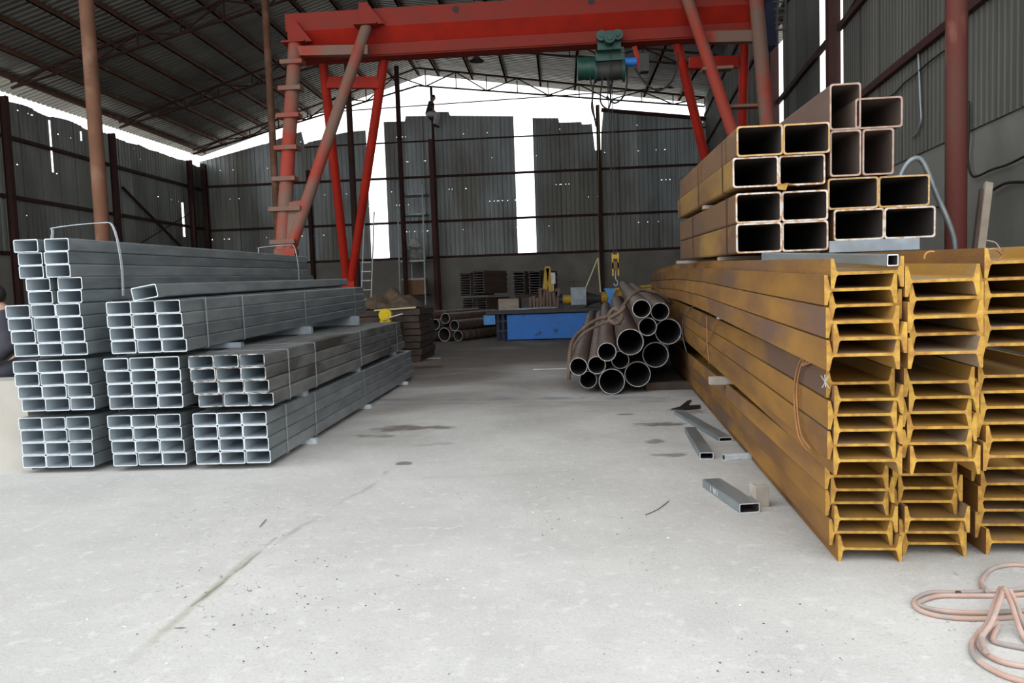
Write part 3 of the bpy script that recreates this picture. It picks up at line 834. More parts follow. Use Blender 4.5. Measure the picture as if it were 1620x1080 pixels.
# ---------------------------------------------------------------- gantry crane
GY = 13.5
gc = empty('gantry_crane', (0, GY, 0)); tag(gc, 'red overhead gantry crane spanning the aisle on V-shaped legs', 'gantry crane')
def gl(px, py, Y):
    q = onY(px, py, Y); return Vector((q.x, q.y-GY, q.z))
zb_ = onY(830, 76, GY-.15).z
xl, xr = gl(466, 60, GY).x, gl(1192, 40, GY).x
m_ = MB()
m_.prism([(-.30,zb_+.46),(.30,zb_+.46),(.30,zb_+.76),(-.30,zb_+.76)], xl-.05, xr+.05, 'x')
m_.build('upper_box_girder', M['red_matt'], gc)
m_ = MB(); m_.prism([(-.30,zb_+.46),(-.10,zb_+.22),(.10,zb_+.22),(.30,zb_+.46)], xl, xr, 'x'); m_.build('haunch', M['red'], gc)
m_ = MB(); m_.prism([(-.02,zb_+.03),(.02,zb_+.03),(.02,zb_+.21),(-.02,zb_+.22)], xl, xr, 'x'); m_.prism([(-.16,zb_),(.16,zb_),(.14,zb_+.03),(-.14,zb_+.03)], xl, xr, 'x')
m_.prism([(-.16,zb_+.03),(-.15,zb_+.03),(-.13,zb_+.22),(-.14,zb_+.22)], xl, xr, 'x')
m_.build('runway_rail', M['red_matt'], gc)
for px in (721, 936):
    q = gl(px, 16, GY-.3); m_ = MB(); m_.cyl((q.x,-.31,zb_+.66), (q.x,-.298,zb_+.66), .055, 14); m_.build('bolt_hole', M['black'], gc)
NB, FB = 12.0, 15.2
def leg(pts, r, mname, name='leg'):
    mb = MB(); mb.sweep(pts, r, 18); return mb.build(name, M[mname], gc)
for side in (0, 1):
    if side == 0:
        top1, top2, foot = gl(467,70,13.1), gl(580,42,13.1), gl(453,398,NB)
        rt1, rt2, rfoot = gl(510,88,13.6), gl(609,84,13.6), gl(552,448,FB)
    else:
        top1, top2, foot = gl(1196,-6,13.1), gl(1078,-30,13.1), gl(1222,380,NB)
        rt1, rt2, rfoot = gl(1178,62,13.6), gl(1068,55,13.6), gl(1165,440,FB)
    s = 1 if side == 0 else -1
    a0 = foot + Vector((-.07*s, 0, 0)); a1 = foot + Vector((.05*s, 0, 0))
    leg([top1, a0], .115, 'red_dusty'); leg([top2, a1 + Vector((0,0,.0))], .095, 'red_dusty')
    leg([rt1, rfoot+Vector((-.04*s,0,0))], .085, 'red'); leg([rt2, rfoot+Vector((.04*s,0,0))], .085, 'red')
    m_ = MB(); m_.box(foot.x-.17, foot.x+.17, foot.y-.10, foot.y+.10, .28, foot.z+.04); m_.build('leg_stub', M['red_dusty'], gc)
    m_ = MB(); m_.box(rfoot.x-.13, rfoot.x+.13, rfoot.y-.10, rfoot.y+.10, .28, rfoot.z+.04); m_.build('leg_stub', M['red'], gc)
    # gusset plate between the two near legs
    t = .22; c1 = a0.lerp(top1, t); c2 = a1.lerp(top2, t)
    m_ = MB(); m_.add([a0+Vector((0,-.07,0)), a1+Vector((0,-.07,0)), c2+Vector((0,-.07,0)), c1+Vector((0,-.07,0)),
                       a0+Vector((0,.05,0)), a1+Vector((0,.05,0)), c2+Vector((0,.05,0)), c1+Vector((0,.05,0))],
                      [(0,1,2,3),(7,6,5,4),(0,4,5,1),(1,5,6,2),(2,6,7,3),(3,7,4,0)]); m_.build('gusset_plate', M['red_dusty'], gc)
    # end carriage on the floor with wheels
    m_ = MB(); cx = (foot.x+rfoot.x)/2
    m_.bar((foot.x-.05*s,-2.1,.22), (rfoot.x,2.3,.22), .22, .24); m_.build('end_carriage', M['red_dusty'], gc)
    for yy, xx in ((-1.8, foot.x), (2.0, rfoot.x)):
        m_ = MB(); m_.cyl((xx-.05,yy,.12), (xx+.05,yy,.12), .12, 20); m_.build('wheel', M['dark'], gc)
    # top brackets
    for tp, wd in ((top1, .2), (top2, .2)):
        m_ = MB(); m_.box(tp.x-.2, tp.x+.2, tp.y-.14, tp.y+.14, tp.z, tp.z+.03)
        m_.prism([(tp.x-.12*1, tp.z+.03),(tp.x+.30*s if s > 0 else tp.x+.12, tp.z+.03),(tp.x+.02, tp.z+.40),(tp.x-.12, tp.z+.40)], tp.y-.02, tp.y+.10)
        m_.box(tp.x-.12, tp.x+.12, tp.y+.1, -.3, tp.z+.03, tp.z+.3)
        m_.build('leg_bracket', M['red_matt'], gc)
    # cross ties
    if side == 0:
        m_ = MB(); m_.bar(gl(468,82,13.05), gl(583,80,13.05), .14, .16); m_.build('cross_tie', M['red_dusty'], gc)
        m_ = MB(); m_.bar(gl(518,131,13.75), gl(600,131,13.75), .10, .20); m_.build('cross_tie', M['red'], gc)
        ys = (103,146,190,241,289,335,384)
        for y in ys:
            k = (y-70)/(398-70); q = top1.lerp(a0, k); wd = .19 if y < 330 else (.26 if y < 360 else .20)
            m_ = MB(); m_.box(q.x-wd+(.05 if y > 330 else 0), q.x+wd+(.05 if y > 330 else 0), q.y-.17, q.y+.05, q.z-.035, q.z+.035); m_.build('rung', M['red_dusty'], gc)
    else:
        m_ = MB(); m_.bar(gl(1115,60,13.05), gl(1205,58,13.05), .14, .18); m_.build('cross_tie', M['red_dusty'], gc)
        m_ = MB(); m_.bar(gl(1090,100,13.75), gl(1168,98,13.75), .10, .20); m_.build('cross_tie', M['red'], gc)
        for x0_, x1_, y in ((1110,1158,110),(1150,1219,169),(1160,1225,225)):
            m_ = MB(); m_.bar(gl(x0_,y+1,12.75), gl(x1_,y-2,12.75), .2, .045); m_.build('rung', M['red_dusty'], gc)
m_ = MB(); q = gl(1214,30,13.4); m_.box(q.x-.10, q.x+.10, -.3, .1, q.z-.5, q.z+.7); m_.build('control_box', M['navy'], gc)
# small side ladder by the right wall
m_ = MB()
for px in (1228, 1240):
    m_.bar(gl(px+7,0,12.8)+Vector((0,0,.5)), gl(px,47,12.8), .035)
for k in range(5): 
    q = gl(1236-k, 47-k*11, 12.8); m_.bar(q+Vector((-.09,0,0)), q+Vector((.09,0,0)), .03)
m_.build('side_ladder', M['dark'], gc)

# hoist ----------------------------------------------------------
hx = onY(963,90,GY-.05)
hz = zb_
ho = empty('electric_hoist', (hx.x, GY, hz)); tag(ho, 'green electric wire rope hoist hanging from the red gantry beam', 'hoist')
sc = 13.5/1200
def part(mb, name, m): return mb.build(name, M[m], ho)
m_ = MB(); m_.cyl((-.22,0,-.42), (.16,0,-.42), .155, 24); m_.cyl((-.05,0,-.42),(.22,0,-.42),.15,24)
for k in range(7): m_.cyl((.0+k*.035,0,-.42), (.015+k*.035,0,-.42), .165, 24)
part(m_, 'rope_drum', 'dark')
m_ = MB(); m_.cyl((-.54,0,-.36), (-.24,0,-.36), .19, 20); m_.cyl((-.40,0,-.36), (-.37,0,-.36), .20, 20); m_.cyl((-.34,0,-.36), (-.31,0,-.36), .20, 20); part(m_, 'motor_housing', 'green')
m_ = MB(); m_.cyl((-.25,0,-.42), (-.21,0,-.42), .19, 20); m_.cyl((.22,0,-.42), (.27,0,-.42), .19, 20); part(m_, 'end_flange', 'green')
m_ = MB(); m_.box(-.22, .27, -.10, .10, -.27, -.13); m_.box(-.12,.26,-.12,.12,-.15,-.06); part(m_, 'hoist_frame', 'green')
m_ = MB(); m_.cyl((.27,-.05,-.30), (.47,-.05,-.30), .075, 16); part(m_, 'blue_motor', 'blue')
m_ = MB(); m_.bar((.44,-.06,-.05), (.56,-.06,-.48), .07, .04, (0,1,0)); part(m_, 'orange_bracket', 'red')
m_ = MB(); m_.box(.52, .68, -.10, .10, -.48, -.18); part(m_, 'limit_switch_box', 'dark')
for dx in (-.12, .13):
    for dy in (-.29, .29):
        m_ = MB(); m_.cyl((dx*1.1,dy-.05,.08), (dx*1.1,dy+.05,.08), .088, 18); m_.cyl((dx*1.1,dy-.07,.08), (dx*1.1,dy+.07,.08), .035, 12); part(m_, 'trolley_wheel', 'green')
m_ = MB(); m_.box(-.2,.2,-.235,-.22,-.13,.02); m_.box(-.2,.2,.22,.235,-.13,.02); m_.box(-.2,.2,-.26,.26,-.135,-.12); part(m_, 'trolley_plate', 'green')
m_ = MB(); m_.cyl((0,-.44,.02), (0,-.24,.02), .10, 20); m_.cyl((0,-.46,.02), (0,-.44,.02), .06, 16); part(m_, 'trolley_motor', 'green')
# hanging rope falls and hook block
hk = onY(973,400,GY)
m_ = MB()
for a_, b_ in ((-.03,-.02), (.05,.03)):
    m_.sweep([(a_, 0, -.55), (hk.x-hx.x+b_, 0, hk.z-hz)], .008, 6)
part(m_, 'wire_rope', 'dark')
hb = empty('hook_block', (hk.x, GY, hk.z)); tag(hb, 'yellow brown hook block hanging low above the blue bracket', 'hook block')
m_ = MB(); m_.box(-.06,-.035,-.03,.03,-.40,0); m_.box(.035,.06,-.03,.03,-.40,0); m_.box(-.065,.065,-.036,.036,-.1,-.03); m_.build('side_plate', M['yellow'], hb)
m_ = MB(); m_.cyl((0,-.03,-.22),(0,.03,-.22),.075,18); m_.build('sheave', M['rust_brown'], hb)
m_ = MB(); m_.sweep(spline([(0,0,-.30),(0,0,-.46),(.03,0,-.50),(.025,0,-.56),(-.02,0,-.57),(-.035,0,-.53)],5), .011, 8); m_.build('hook', M['zinc_box'], hb)
# cables
def cable(pp, r, label, m='black'):
    mb = MB(); mb.sweep(spline([onY(*q) for q in pp], 8), r, 6); return tag(mb.build('power_cable', M[m]), label, 'cable')
cable([(935,105,13.4),(934,125,13.4),(938,145,13.4),(936,170,13.4),(942,190,13.4)], .016, 'black cable hanging from the left end of the hoist')
cable([(945,105,13.4),(940,130,13.4),(937,160,13.4),(943,200,13.4)], .016, 'second black cable below the left end of hoist')
cable([(960,105,13.4),(963,130,13.4),(966,155,13.4),(962,172,13.4),(950,160,13.4),(953,125,13.4),(955,105,13.4)], .016, 'black cable loop under the middle of the hoist drum')
cable([(991,105,13.4),(992,130,13.4),(986,153,13.4),(972,163,13.4),(960,152,13.4)], .016, 'black cable curving under the right side of hoist')
cable([(1004,108,13.4),(1020,130,13.4),(1040,143,13.4),(1060,132,13.4),(1070,110,13.4),(1073,82,13.4)], .016, 'sagging black cable from hoist to the right gantry leg')
cable([(966,60,13.3),(967,150,13.2),(968,300,13.1),(970,385,13.1)], .006, 'thin straight pendant cable hanging beside the hoist ropes')
# round white disc reflector hanging at the hoist cables
q = onY(951,161,13.5); m_ = MB(); m_.cyl((0,-.01,0), (0,.01,0), .085, 24)

# high bay lamp ---------------------------------------------------
q = onY(754,97,20.0)
lm = empty('high_bay_lamp', q); tag(lm, 'dark bell shaped lamp hanging below the middle of the gantry beam', 'lamp')
m_ = MB(); m_.sweep([(0,0,.0),(0,0,.05),(0,0,.12),(0,0,.2)], .1, 20, rr=[.20,.13,.06,.05]); m_.build('lamp_shade', M['dark'], lm)
m_ = MB(); m_.cyl((0,0,.2), (0,0,.33), .06, 14); m_.build('ballast_housing', M['dark'], lm)
m_ = MB(); m_.cyl((0,0,.33), (0,0,roofz(q.x)-q.z-.1), .012, 6); m_.build('suspension_rod', M['dark'], lm)

# ---------------------------------------------------------------- low wall at left
m_ = MB()
q0 = onz(42,752)
m_.box(-9.0, -4.30, 5.75, 6.05, 0, onY(20,602,5.75).z)
o = m_.build('low_wall', M['plaster_pale']); tag(o, 'low pale cement wall left of the galvanised tube stack', 'low wall')

# ---------------------------------------------------------------- blue table machine
YT = 19.7
tx0, tx1 = onz(786,540).x, onz(786,540).x + 3.6
tz = onY(786,497,YT).z
bt = empty('steel_workbench', (tx0, YT, 0)); tag(bt, 'blue steel workbench with dark top in front of the back wall', 'workbench')
m_ = MB(); m_.box(.28, 3.6, 0, .04, .03, tz-.03); m_.box(.28, 3.6, 1.1, 1.14, .03, tz-.03); m_.box(3.56,3.6,.04,1.1,.03,tz-.03); m_.box(.28,.32,.04,1.1,.03,tz-.03); m_.build('side_panel', M['blue'], bt)
for x in (0, .14):
    for y in (0, 1.0):
        m_ = MB(); m_.box(x, x+.07, y, y+.1, 0, tz); m_.build('leg', M['navy'], bt)
for z in (.25, .5):
    m_ = MB(); m_.box(0, .28, -.012, .05, z, z+.04); m_.build('brace', M['dark'], bt)
m_ = MB(); m_.box(-.25, 3.75, -.1, 1.3, tz, tz+.09); m_.build('bench_top', M['dark'], bt)
q = onY(772,500,YT)
m_ = MB(); m_.box(-.32, -.02, -.1, .3, tz-.26, tz-.02); m_.build('end_bracket', M['blue_l'], bt)
ttop = tz + .09
def tl(px, py, Y): return onY(px, py, Y)
# straightening press equipment on the bench
eq = empty('hydraulic_press_line', (0, 20.3, ttop)); tag(eq, 'yellow and grey hydraulic cylinder line lying on the blue workbench', 'machine')
def ex(px): return onY(px, 475, 20.3).x
cz = onY(890, 474, 20.3).z - ttop
m_ = MB(); m_.cyl((ex(890),0,cz), (ex(904),0,cz), .12, 18); m_.build('yellow_collar', M['yellow'], eq)
m_ = MB(); m_.cyl((ex(884),0,cz), (ex(890),0,cz), .15, 18); m_.box(ex(884),ex(890),-.12,.12,0,cz); m_.build('navy_end_plate', M['navy'], eq)
m_ = MB(); m_.box(ex(903), ex(927), -.35, .05, .08, .08+.46); m_.build('grey_box', M['zinc_box'], eq)
m_ = MB(); m_.box(ex(905), ex(925), -.30, .0, 0, .08); m_.build('box_foot', M['dark'], eq)
m_ = MB(); m_.sweep([(ex(927),0,cz),(ex(935),0,cz),(ex(945),0,cz),(ex(951),0,cz)], .1, 18, rr=[.20,.15,.10,.09]); m_.build('dark_cone', M['dark'], eq)
m_ = MB(); m_.cyl((ex(951),0,cz+.03), (ex(961),0,cz+.03), .15, 18); m_.build('yellow_flange', M['yellow'], eq)
m_ = MB(); m_.cyl((ex(972),0,cz+.08), (ex(1036),0,cz+.12), .13, 18); m_.bar((ex(972),0,cz+.24), (ex(1036),0,cz+.30), .08, .05); m_.build('yellow_cylinder', M['yellow'], eq)
m_ = MB()
bp_ = [(955,456),(975,456),(971,466),(969,474),(974,484),(972,492),(966,500),(960,492),(957,484),(963,474),(961,466)]
yb0 = 19.95
m_.prism([(onY(x,y,yb0).x, onY(x,y,yb0).z-ttop) for x, y in bp_], -.35, -.28); m_.build('blue_bracket', M['blue_l'], eq)
m_ = MB()
m_.box(ex(895),ex(1030),-.08,.08,0,.05); m_.build('bed_rail', M['dark'], eq)
# rusty plates and scrap on bench
sp_ = empty('scrap_plate_pile', (0, 20.4, ttop)); tag(sp_, 'pile of rusty upright plates on the left half of the blue workbench', 'scrap pile')
rnd = random.Random(4)
for k in range(9):
    x = ex(838)+k*.055*1.6; h = .30+.14*rnd.random()+(.12 if k > 2 else 0)
    m_ = MB(); m_.add([(x,-.2,0),(x+.05,-.2,0),(x+.05+.09*rnd.random(),-.2,h),(x-.02,-.2,h*.94),(x,.2,0),(x+.05,.2,0),(x+.08,.2,h*.9),(x-.02,.2,h)],
                      [(0,1,2,3),(7,6,5,4),(0,4,5,1),(1,5,6,2),(2,6,7,3),(3,7,4,0)]); m_.build('plate', M['rust_purple'], sp_)
m_ = MB(); m_.box(ex(789),ex(821),-.25,.2,0,.30); tag(m_.build('wooden_crate', M['wood']), 'small brown crate on the left end of the blue workbench', 'crate').location = (0,20.4,ttop)
# low strips on the bench
m_ = MB(); m_.bar((ex(820),-.4,.02),(ex(880),-.45,.03),.05,.03); m_.bar((ex(800),-.3,.02),(ex(870),-.5,.05),.03,.02); tag(m_.build('steel_offcuts', M['zinc_box']), 'thin steel offcuts strewn along the front of the bench', 'offcuts').location = (0,20.3,ttop)
# yellow A stand with white board
st = empty('yellow_stand', (onY(867,470,20.9).x, 20.9, ttop)); tag(st, 'yellow A-shaped stand on the workbench beside a white card', 'stand')
zt = onY(867,422,20.9).z-ttop
m_ = MB(); m_.bar((-.14,0,0), (-.0,0,zt), .13, .06, (0,1,0)); m_.build('leg', M['yellow'], st)
m_ = MB(); m_.bar((.13,0,0), (.03,0,zt), .13, .06, (0,1,0)); m_.build('leg', M['yellow'], st)
m_ = MB(); m_.box(-.05,.08,-.06,.06,zt-.04,zt+.02); m_.build('cap', M['yellow'], st)
q = onY(875,440,20.8)
m_ = MB(); m_.box(q.x-.05, q.x+.06, 20.78, 20.80, onY(875,449,20.8).z, onY(875,431,20.8).z); m_.box(q.x-.01,q.x+.01,20.79,20.81,ttop,q.z)
tag(m_.build('white_card', M['white']), 'white card on a stick beside the yellow stand', 'card')
m_ = MB(); q = onY(909,470,20.8); m_.box(q.x-.02,q.x+.02,20.78,20.82,ttop,onY(909,442,20.8).z); m_.bar(onY(901,446,20.8),onY(917,446,20.8),.03)
tag(m_.build('cross_handle', M['dark']), 'dark T-shaped handle rising behind the grey box', 'handle bar')
m_ = MB(); m_.sweep([onY(926,457,19.95), onY(946,408,20.0)], .022, 6); m_.sweep([onY(946,408,20.0), onY(950,462,19.95)], .022, 6)
m_.sweep([onY(946,408,20.0), onY(947,60,13.6)], .004, 4)
tag(m_.build('lifting_sling', M['strap_y']), 'pale yellow sling hanging in a narrow V above the grey box', 'sling')

# back wall stacks of short channels ------------------------------
pc = ibeam_mesh('short_i_beam', 1.7, 1, lambda y: 0, D=.42, B=.088, tw=.014)
pc.data.materials[0] = M['rust_purple']; pc.data.materials[2] = M['brown_dark']; pc.data.materials[1] = M['rim_dark']
used[pc.name] = False
def stack(pxl, pyb, Y, n, cols, sp, desc, rot):
    q = onY(pxl, pyb, Y)
    for c in range(cols):
        for i in range(n):
            o = place(pc, (q.x + c*.475 + (.022 if i % 2 else 0), Y, max(q.z,0) + i*sp), (0,0,rot))
            tag(o, f'dark short I-beam of the {desc}', 'steel beam', desc)
    return q
ang2 = R(-24)
q = onY(729,500,26.5)
for c in range(2):
    for i in range(12):
        tag(place(pc, (q.x+.06+c*.475+(.022 if i % 2 else 0), 26.6, .02+i*.09), (0,0,ang2)), 'dark short I-beam of the lower dark stack left of the workbench', 'steel beam', 'lower dark stack left of the workbench')
for c in range(2):
    for i in range(9):
        tag(place(pc, (q.x+c*.475+(.022 if i % 2 else 0), 26.6, 1.18+(.06*c)+i*.09), (0,0,ang2)), 'dark short I-beam of the upper dark stack left of the workbench', 'steel beam', 'upper dark stack left of the workbench')
m_ = MB(); m_.box(0, 1.1, 0, 1.2, 0, .02); o = m_.build('sheet_separator', M['galv']); o.location = (q.x+.03, 26.6, 1.145); o.rotation_euler = (0,0,ang2)
tag(o, 'pale sheet between the lower and upper dark stacks', 'sheet')
q = onY(812,466,26.5)
for c in range(2):
    for i in range(9):
        tag(place(pc, (q.x+c*.55+(.022 if i % 2 else 0), 26.6, q.z+i*.09), (0,0,R(-20))), 'dark short I-beam of the dark stack behind the scrap plates', 'steel beam', 'dark stack behind the scrap plates')
m_ = MB()
for a_ in (0, 1.0):
    for b_ in (0, 1.2): m_.box(a_, a_+.12, b_, b_+.12, 0, q.z-.12)
m_.box(0, 1.12, 0, 1.32, q.z-.12, q.z-.01); o = m_.build('steel_trestle', M['brown_dark']); o.location = (q.x+.1, 26.6, 0); o.rotation_euler = (0,0,R(-20))
tag(o, 'dark trestle under the stack behind the scrap plates', 'trestle')

# pipe pile in the back
pR = tube_mesh('short_pipe', round_prof(.145, 28), round_prof(.13, 28), 2.6, pm)
pR2 = tube_mesh('short_pipe', round_prof(.19, 32), round_prof(.172, 32), 2.6, pm)
YQ = 20.2
CA, SA = math.cos(R(25)), math.sin(R(25))
PL = [(676,508,0,'top left'),(665,520,0,'left in second row'),(687,518,0,'second in second row'),(701,511,0,'second on top'),(714,518,0,'third in second row, open end right'),
      (681,530,1,'large one on the floor at left'),(702,530,1,'large one on the floor in the middle'),(720,532,0,'small one on the floor at right'),(664,534,1,'large one on the floor, half hidden')]
pp = []
for px, py, k, lb in PL:
    q = onY(px, py, YQ); pp.append([q.x*CA, q.z, .191 if k else .146])
for it in range(300):
    for i in range(len(pp)):
        for j in range(i):
            dx = pp[i][0]-pp[j][0]; dz_ = pp[i][1]-pp[j][1]; d = max(math.hypot(dx, dz_), .01); mn = pp[i][2]+pp[j][2]
            if d < mn:
                e = (mn-d)/2/d; pp[i][0] += dx*e; pp[i][1] += dz_*e; pp[j][0] -= dx*e; pp[j][1] -= dz_*e
    for q in pp: q[1] = max(q[1], q[2]+.003)
# shift pile so that it sits left of the workbench
for (px, py, k, lb), q in zip(PL, pp):
    o = place(pR2 if k else pR, (q[0]/CA, YQ, q[1]), (0, 0, R(-25)))
    tag(o, 'dark pipe of the far pile, '+lb, 'pipe', 'dark pipes piled left of the workbench')

# stack of dark plates with debris on top, behind the left stack
q0 = onY(598, 500, 16.5); q1 = onz(662, 575); 
ps = empty('plate_stack', (q1.x, q1.y, 0))
ps.location = (q1.x-1.1, q1.y+.3, 0)
tag(ps, 'dark stack of steel plates behind the galvanised tubes', 'plate stack')
H_ = onY(655, 488, q1.y+.3).z
nl = 8
for k in range(nl):
    m_ = MB(); j = random.Random(k).random()*.04
    m_.box(-.3+j, 1.12-j, 0, 1.6, H_*k/nl+.008, H_*(k+1)/nl-.008); m_.box(0, .9, .05, 1.5, H_*k/nl, H_*k/nl+.008)
    m_.build('plate_layer', M['brown_dark'], ps)
m_ = MB()
n = 22; rnd = random.Random(9)
vs = []; fs = []
for i in range(n+1):
    for j in range(n+1):
        u, v = i/n*2-1, j/n*2-1
        h = max(0, (1-u*u)*(1-v*v))**.8*.28*(1+.5*math.sin(u*7+1)*math.cos(v*5)) + rnd.random()*.02
        vs.append((.38+u*.62, .8+v*.7, h))
for i in range(n):
    for j in range(n):
        a_ = i*(n+1)+j; fs.append((a_, a_+n+1, a_+n+2, a_+1))
m_.add(vs, fs); o = m_.build('sack_heap', M['dirt']); o.location = (ps.location.x, ps.location.y, H_+.005)
tag(o, 'brown heap of dirty sacking on the dark plate stack', 'sacking')
md = o.modifiers.new('t', 'SOLIDIFY'); md.thickness = .01; md.offset = 1
# yellow reel and stick
YY = ps.location.y - .25
q = onY(610,498,YY)
yr = empty('yellow_reel', q); tag(yr, 'small bright yellow cable reel on the tubes by the plate stack', 'reel')
m_ = MB(); m_.cyl((0,-.06,0), (0,.06,0), .12, 24); m_.cyl((0,-.08,0), (0,-.06,0), .07, 18); m_.build('drum', M['yellow_b'], yr)
m_ = MB(); m_.box(-.1,.1,-.06,.06,-.16,-.10); m_.build('foot', M['yellow_b'], yr)
m_ = MB(); m_.box(q.x-.3, q.x+.3, YY-.15, YY+.15, 0, q.z-.16); tag(m_.build('storage_bin', M['brown_dark']), 'dark bin holding up the yellow reel', 'bin')
m_ = MB(); m_.bar(onY(592,491,YY+.22), onY(658,486,YY+.22), .03); tag(m_.build('long_stick', M['strap_y']), 'pale stick lying across the front of dark plate stack', 'stick')
m_ = MB(); m_.bar(onY(612,503,YY-.1), onY(637,496,YY-.0), .02); tag(m_.build('long_stick', M['galv_rim']), 'short grey rod beside the yellow reel', 'stick')

# rack with sacks and cardboard box at back wall
YS = 32.1
rk = empty('tall_rack', (onY(655,460,YS).x, YS, 0)); tag(rk, 'tall thin steel rack with shelves near the back wall', 'rack')
def rl(px, py, Y=YS): q = onY(px, py, Y); return Vector((q.x-rk.location.x, q.y-YS, q.z))
for px, pt_ in ((632,290),(646,350),(672,290)):
    m_ = MB(); m_.bar((rl(px,460).x, 0 if px != 646 else .9, 0), (rl(px-4,pt_).x, 0 if px != 646 else .9, rl(px,pt_).z), .05); m_.build('upright', M['galv'], rk)
for y in (306, 338, 412):
    z = rl(652,y).z; m_ = MB(); m_.box(rl(634,y).x, rl(673,y).x, 0, .9, z-.06, z+.02); m_.build('shelf', M['galv'], rk)
z = rl(652,466).z; m_ = MB(); m_.box(rl(632,y).x, rl(674,y).x, 0, .9, z-.06, z); m_.build('shelf', M['primer_dark'], rk)
bz0 = z
def blob(name, c, s, m, label, cat, seed=0, grp=None):
    bm = bmesh.new(); bmesh.ops.create_icosphere(bm, subdivisions=3, radius=1)
    rnd = random.Random(seed); ph = [rnd.random()*6 for _ in range(6)]
    for v in bm.verts:
        k = 1 + .16*math.sin(v.co.x*3+ph[0]) + .12*math.sin(v.co.z*4+ph[1]) + .08*math.sin(v.co.y*6+ph[2])
        v.co = Vector((v.co.x*s[0], v.co.y*s[1], v.co.z*s[2]))*k
        v.co.z = max(v.co.z, -s[2]*.75)
    me = bpy.data.meshes.new(name); bm.to_mesh(me); bm.free(); me.materials.append(M[m])
    for p_ in me.polygons: p_.use_smooth = True
    o = bpy.data.objects.new(name, me); COL.objects.link(o); o.location = c
    return tag(o, label, cat, grp)
zs = onY(652,411,YS).z
for px, dz_, s, lb in ((640,.34,(.15,.22,.46),'tall white sack standing left on the rack shelf'), (653,.24,(.27,.3,.32),'grey white sack in the middle of the rack shelf'),
                   (668,.23,(.24,.3,.30),'grey sack right on the rack shelf')):
    blob('filled_sack', (onY(px,400,YS+.4).x, YS+.4, zs+dz_+.0), s, 'bag', lb, 'sack', px, 'sacks on the rack')
blob('plastic_sheet', (onY(655,385,YS+.4).x, YS+.4, zs+.24+.32+.12), (.30,.2,.20), 'white', 'crumpled white plastic sheet on top of the rack sacks', 'plastic sheet', 3)
cb = empty('cardboard_box', (onY(637,460,YS+.1).x, YS+.1, onY(652,466,YS).z)); tag(cb, 'wide brown cardboard box with white wrap on the low rack shelf', 'box')
m_ = MB(); m_.box(0, .98, 0, .7, .002, .62); m_.build('carton', M['cardboard'], cb)
m_ = MB(); m_.box(-.02, 1.0, -.02, .72, .62, .70); m_.build('white_wrap', M['white'], cb)
m_ = MB(); yy = YS+.4; m_.box(onY(640,460,yy).x, onY(672,460,yy).x, yy-.3, yy+.4, 0, onY(652,466,YS).z-.07); 
# ladder leaning near the slot
ld = empty('leaning_ladder', (onY(577,440,24).x, 24.0, 0)); tag(ld, 'thin pale metal ladder behind the far end of the left stack', 'ladder')
zt = onY(577,330,24).z
for px in (565, 581):
    x = onY(px,440,24).x-ld.location.x
    m_ = MB(); m_.bar((x,0,0), (x+.08,1.0,zt), .035); m_.build('rail', M['galv_rim'], ld)
xa, xb = onY(565,440,24).x-ld.location.x, onY(581,440,24).x-ld.location.x
k = 0; z = .3
while z < onY(577,400,24).z:
    m_ = MB(); m_.bar((xa,z/zt,z), (xb,z/zt,z), .03); m_.build('rung', M['galv_rim'], ld); z += .3

# dark channel cross beams right rear etc: cardboard at right back
q = onY(1036,450,24)
# ---------------------------------------------------------------- floor bits on the aisle
def offcut(px0, py0, px1, py1, w_, h_, label, m='galv', z=0, rim='galv_rim'):
    """from the near open end (px0,py0) to the far end"""
    a = onz(px0, py0, z); b_ = onz(px1, py1, z); L_ = (b_-a).length
    o = rect_tube('tube_offcut', w_, h_, L_, .005, .008, [M[m], M[rim], M['box_in']])
    o.location = a; o.rotation_euler = (0, 0, math.atan2(b_.y-a.y, b_.x-a.x)-math.pi/2)
    return tag(o, label, 'steel offcut')
offcut(1118,726,1092,684,.10,.05,'short grey tube offcut on the floor with open end towards camera')
offcut(1148,698,1075,655,.11,.035,'flat grey tube offcut lying closest to the stacked I-beams')
offcut(1186,811,1126,770,.12,.055,'grey tube offcut nearest the camera with white chalk strokes')
offcut(1145,728,1192,725,.05,.045,'small pale zinc offcut beside the I-beam stack', 'galv_rim')
m_ = MB()
def chalk(a, b_, zlo=.008, zhi=.045):
    p0 = onz(a[0], a[1], zlo); p1 = onz(b_[0], b_[1], zhi); m_.bar(p0, p1, .004, .003)
oc = bpy.data.objects['tube_offcut.002']
def lc(y, z): return (-.0607, y, z)
for y0, y1, in ((.33,.33),(.36,.36),(.40,.385),(.37,.385),(.44,.44)):
    m_.bar(lc(y0,.045), lc(y1,.012), .006, .0012, (1,0,0))
m_.build('chalk_strokes', M['white'], oc)
block('timber_block', onz(1195,803), .085, .09, .125, 'wood_pale', 'pale upright timber block against the lowest I-beam', 'timber', R(8))
o = block('floor_strip', onz(843,585), .62, .05, .012, 'white', 'white flat strip on the floor left of the pipe bundle', 'strip', R(-1))
o = block('floor_strip', onz(664,568), .42, .05, .012, 'white', 'short white strip on the floor behind the left stack', 'strip', R(4))
o = block('floor_strip', onz(655,583), .5, .08, .03, 'brown_dark', 'brown board piece on the floor behind the left stack', 'strip', R(6))
# torn dark scrap near I-beams
m_ = MB(); sc_ = [onz(x, y, .012) for x, y in ((1062,646),(1075,643),(1088,633),(1094,632),(1088,641),(1108,640),(1108,645),(1082,647))]
m_.add(sc_ + [v+Vector((0,0,-.011)) for v in sc_], [tuple(range(8)), tuple(range(15,7,-1))] + [(i, (i+1) % 8, 8+(i+1) % 8, 8+i) for i in range(8)])
tag(m_.build('torn_scrap', M['black']), 'torn black scrap on the floor beside the I-beams', 'scrap')

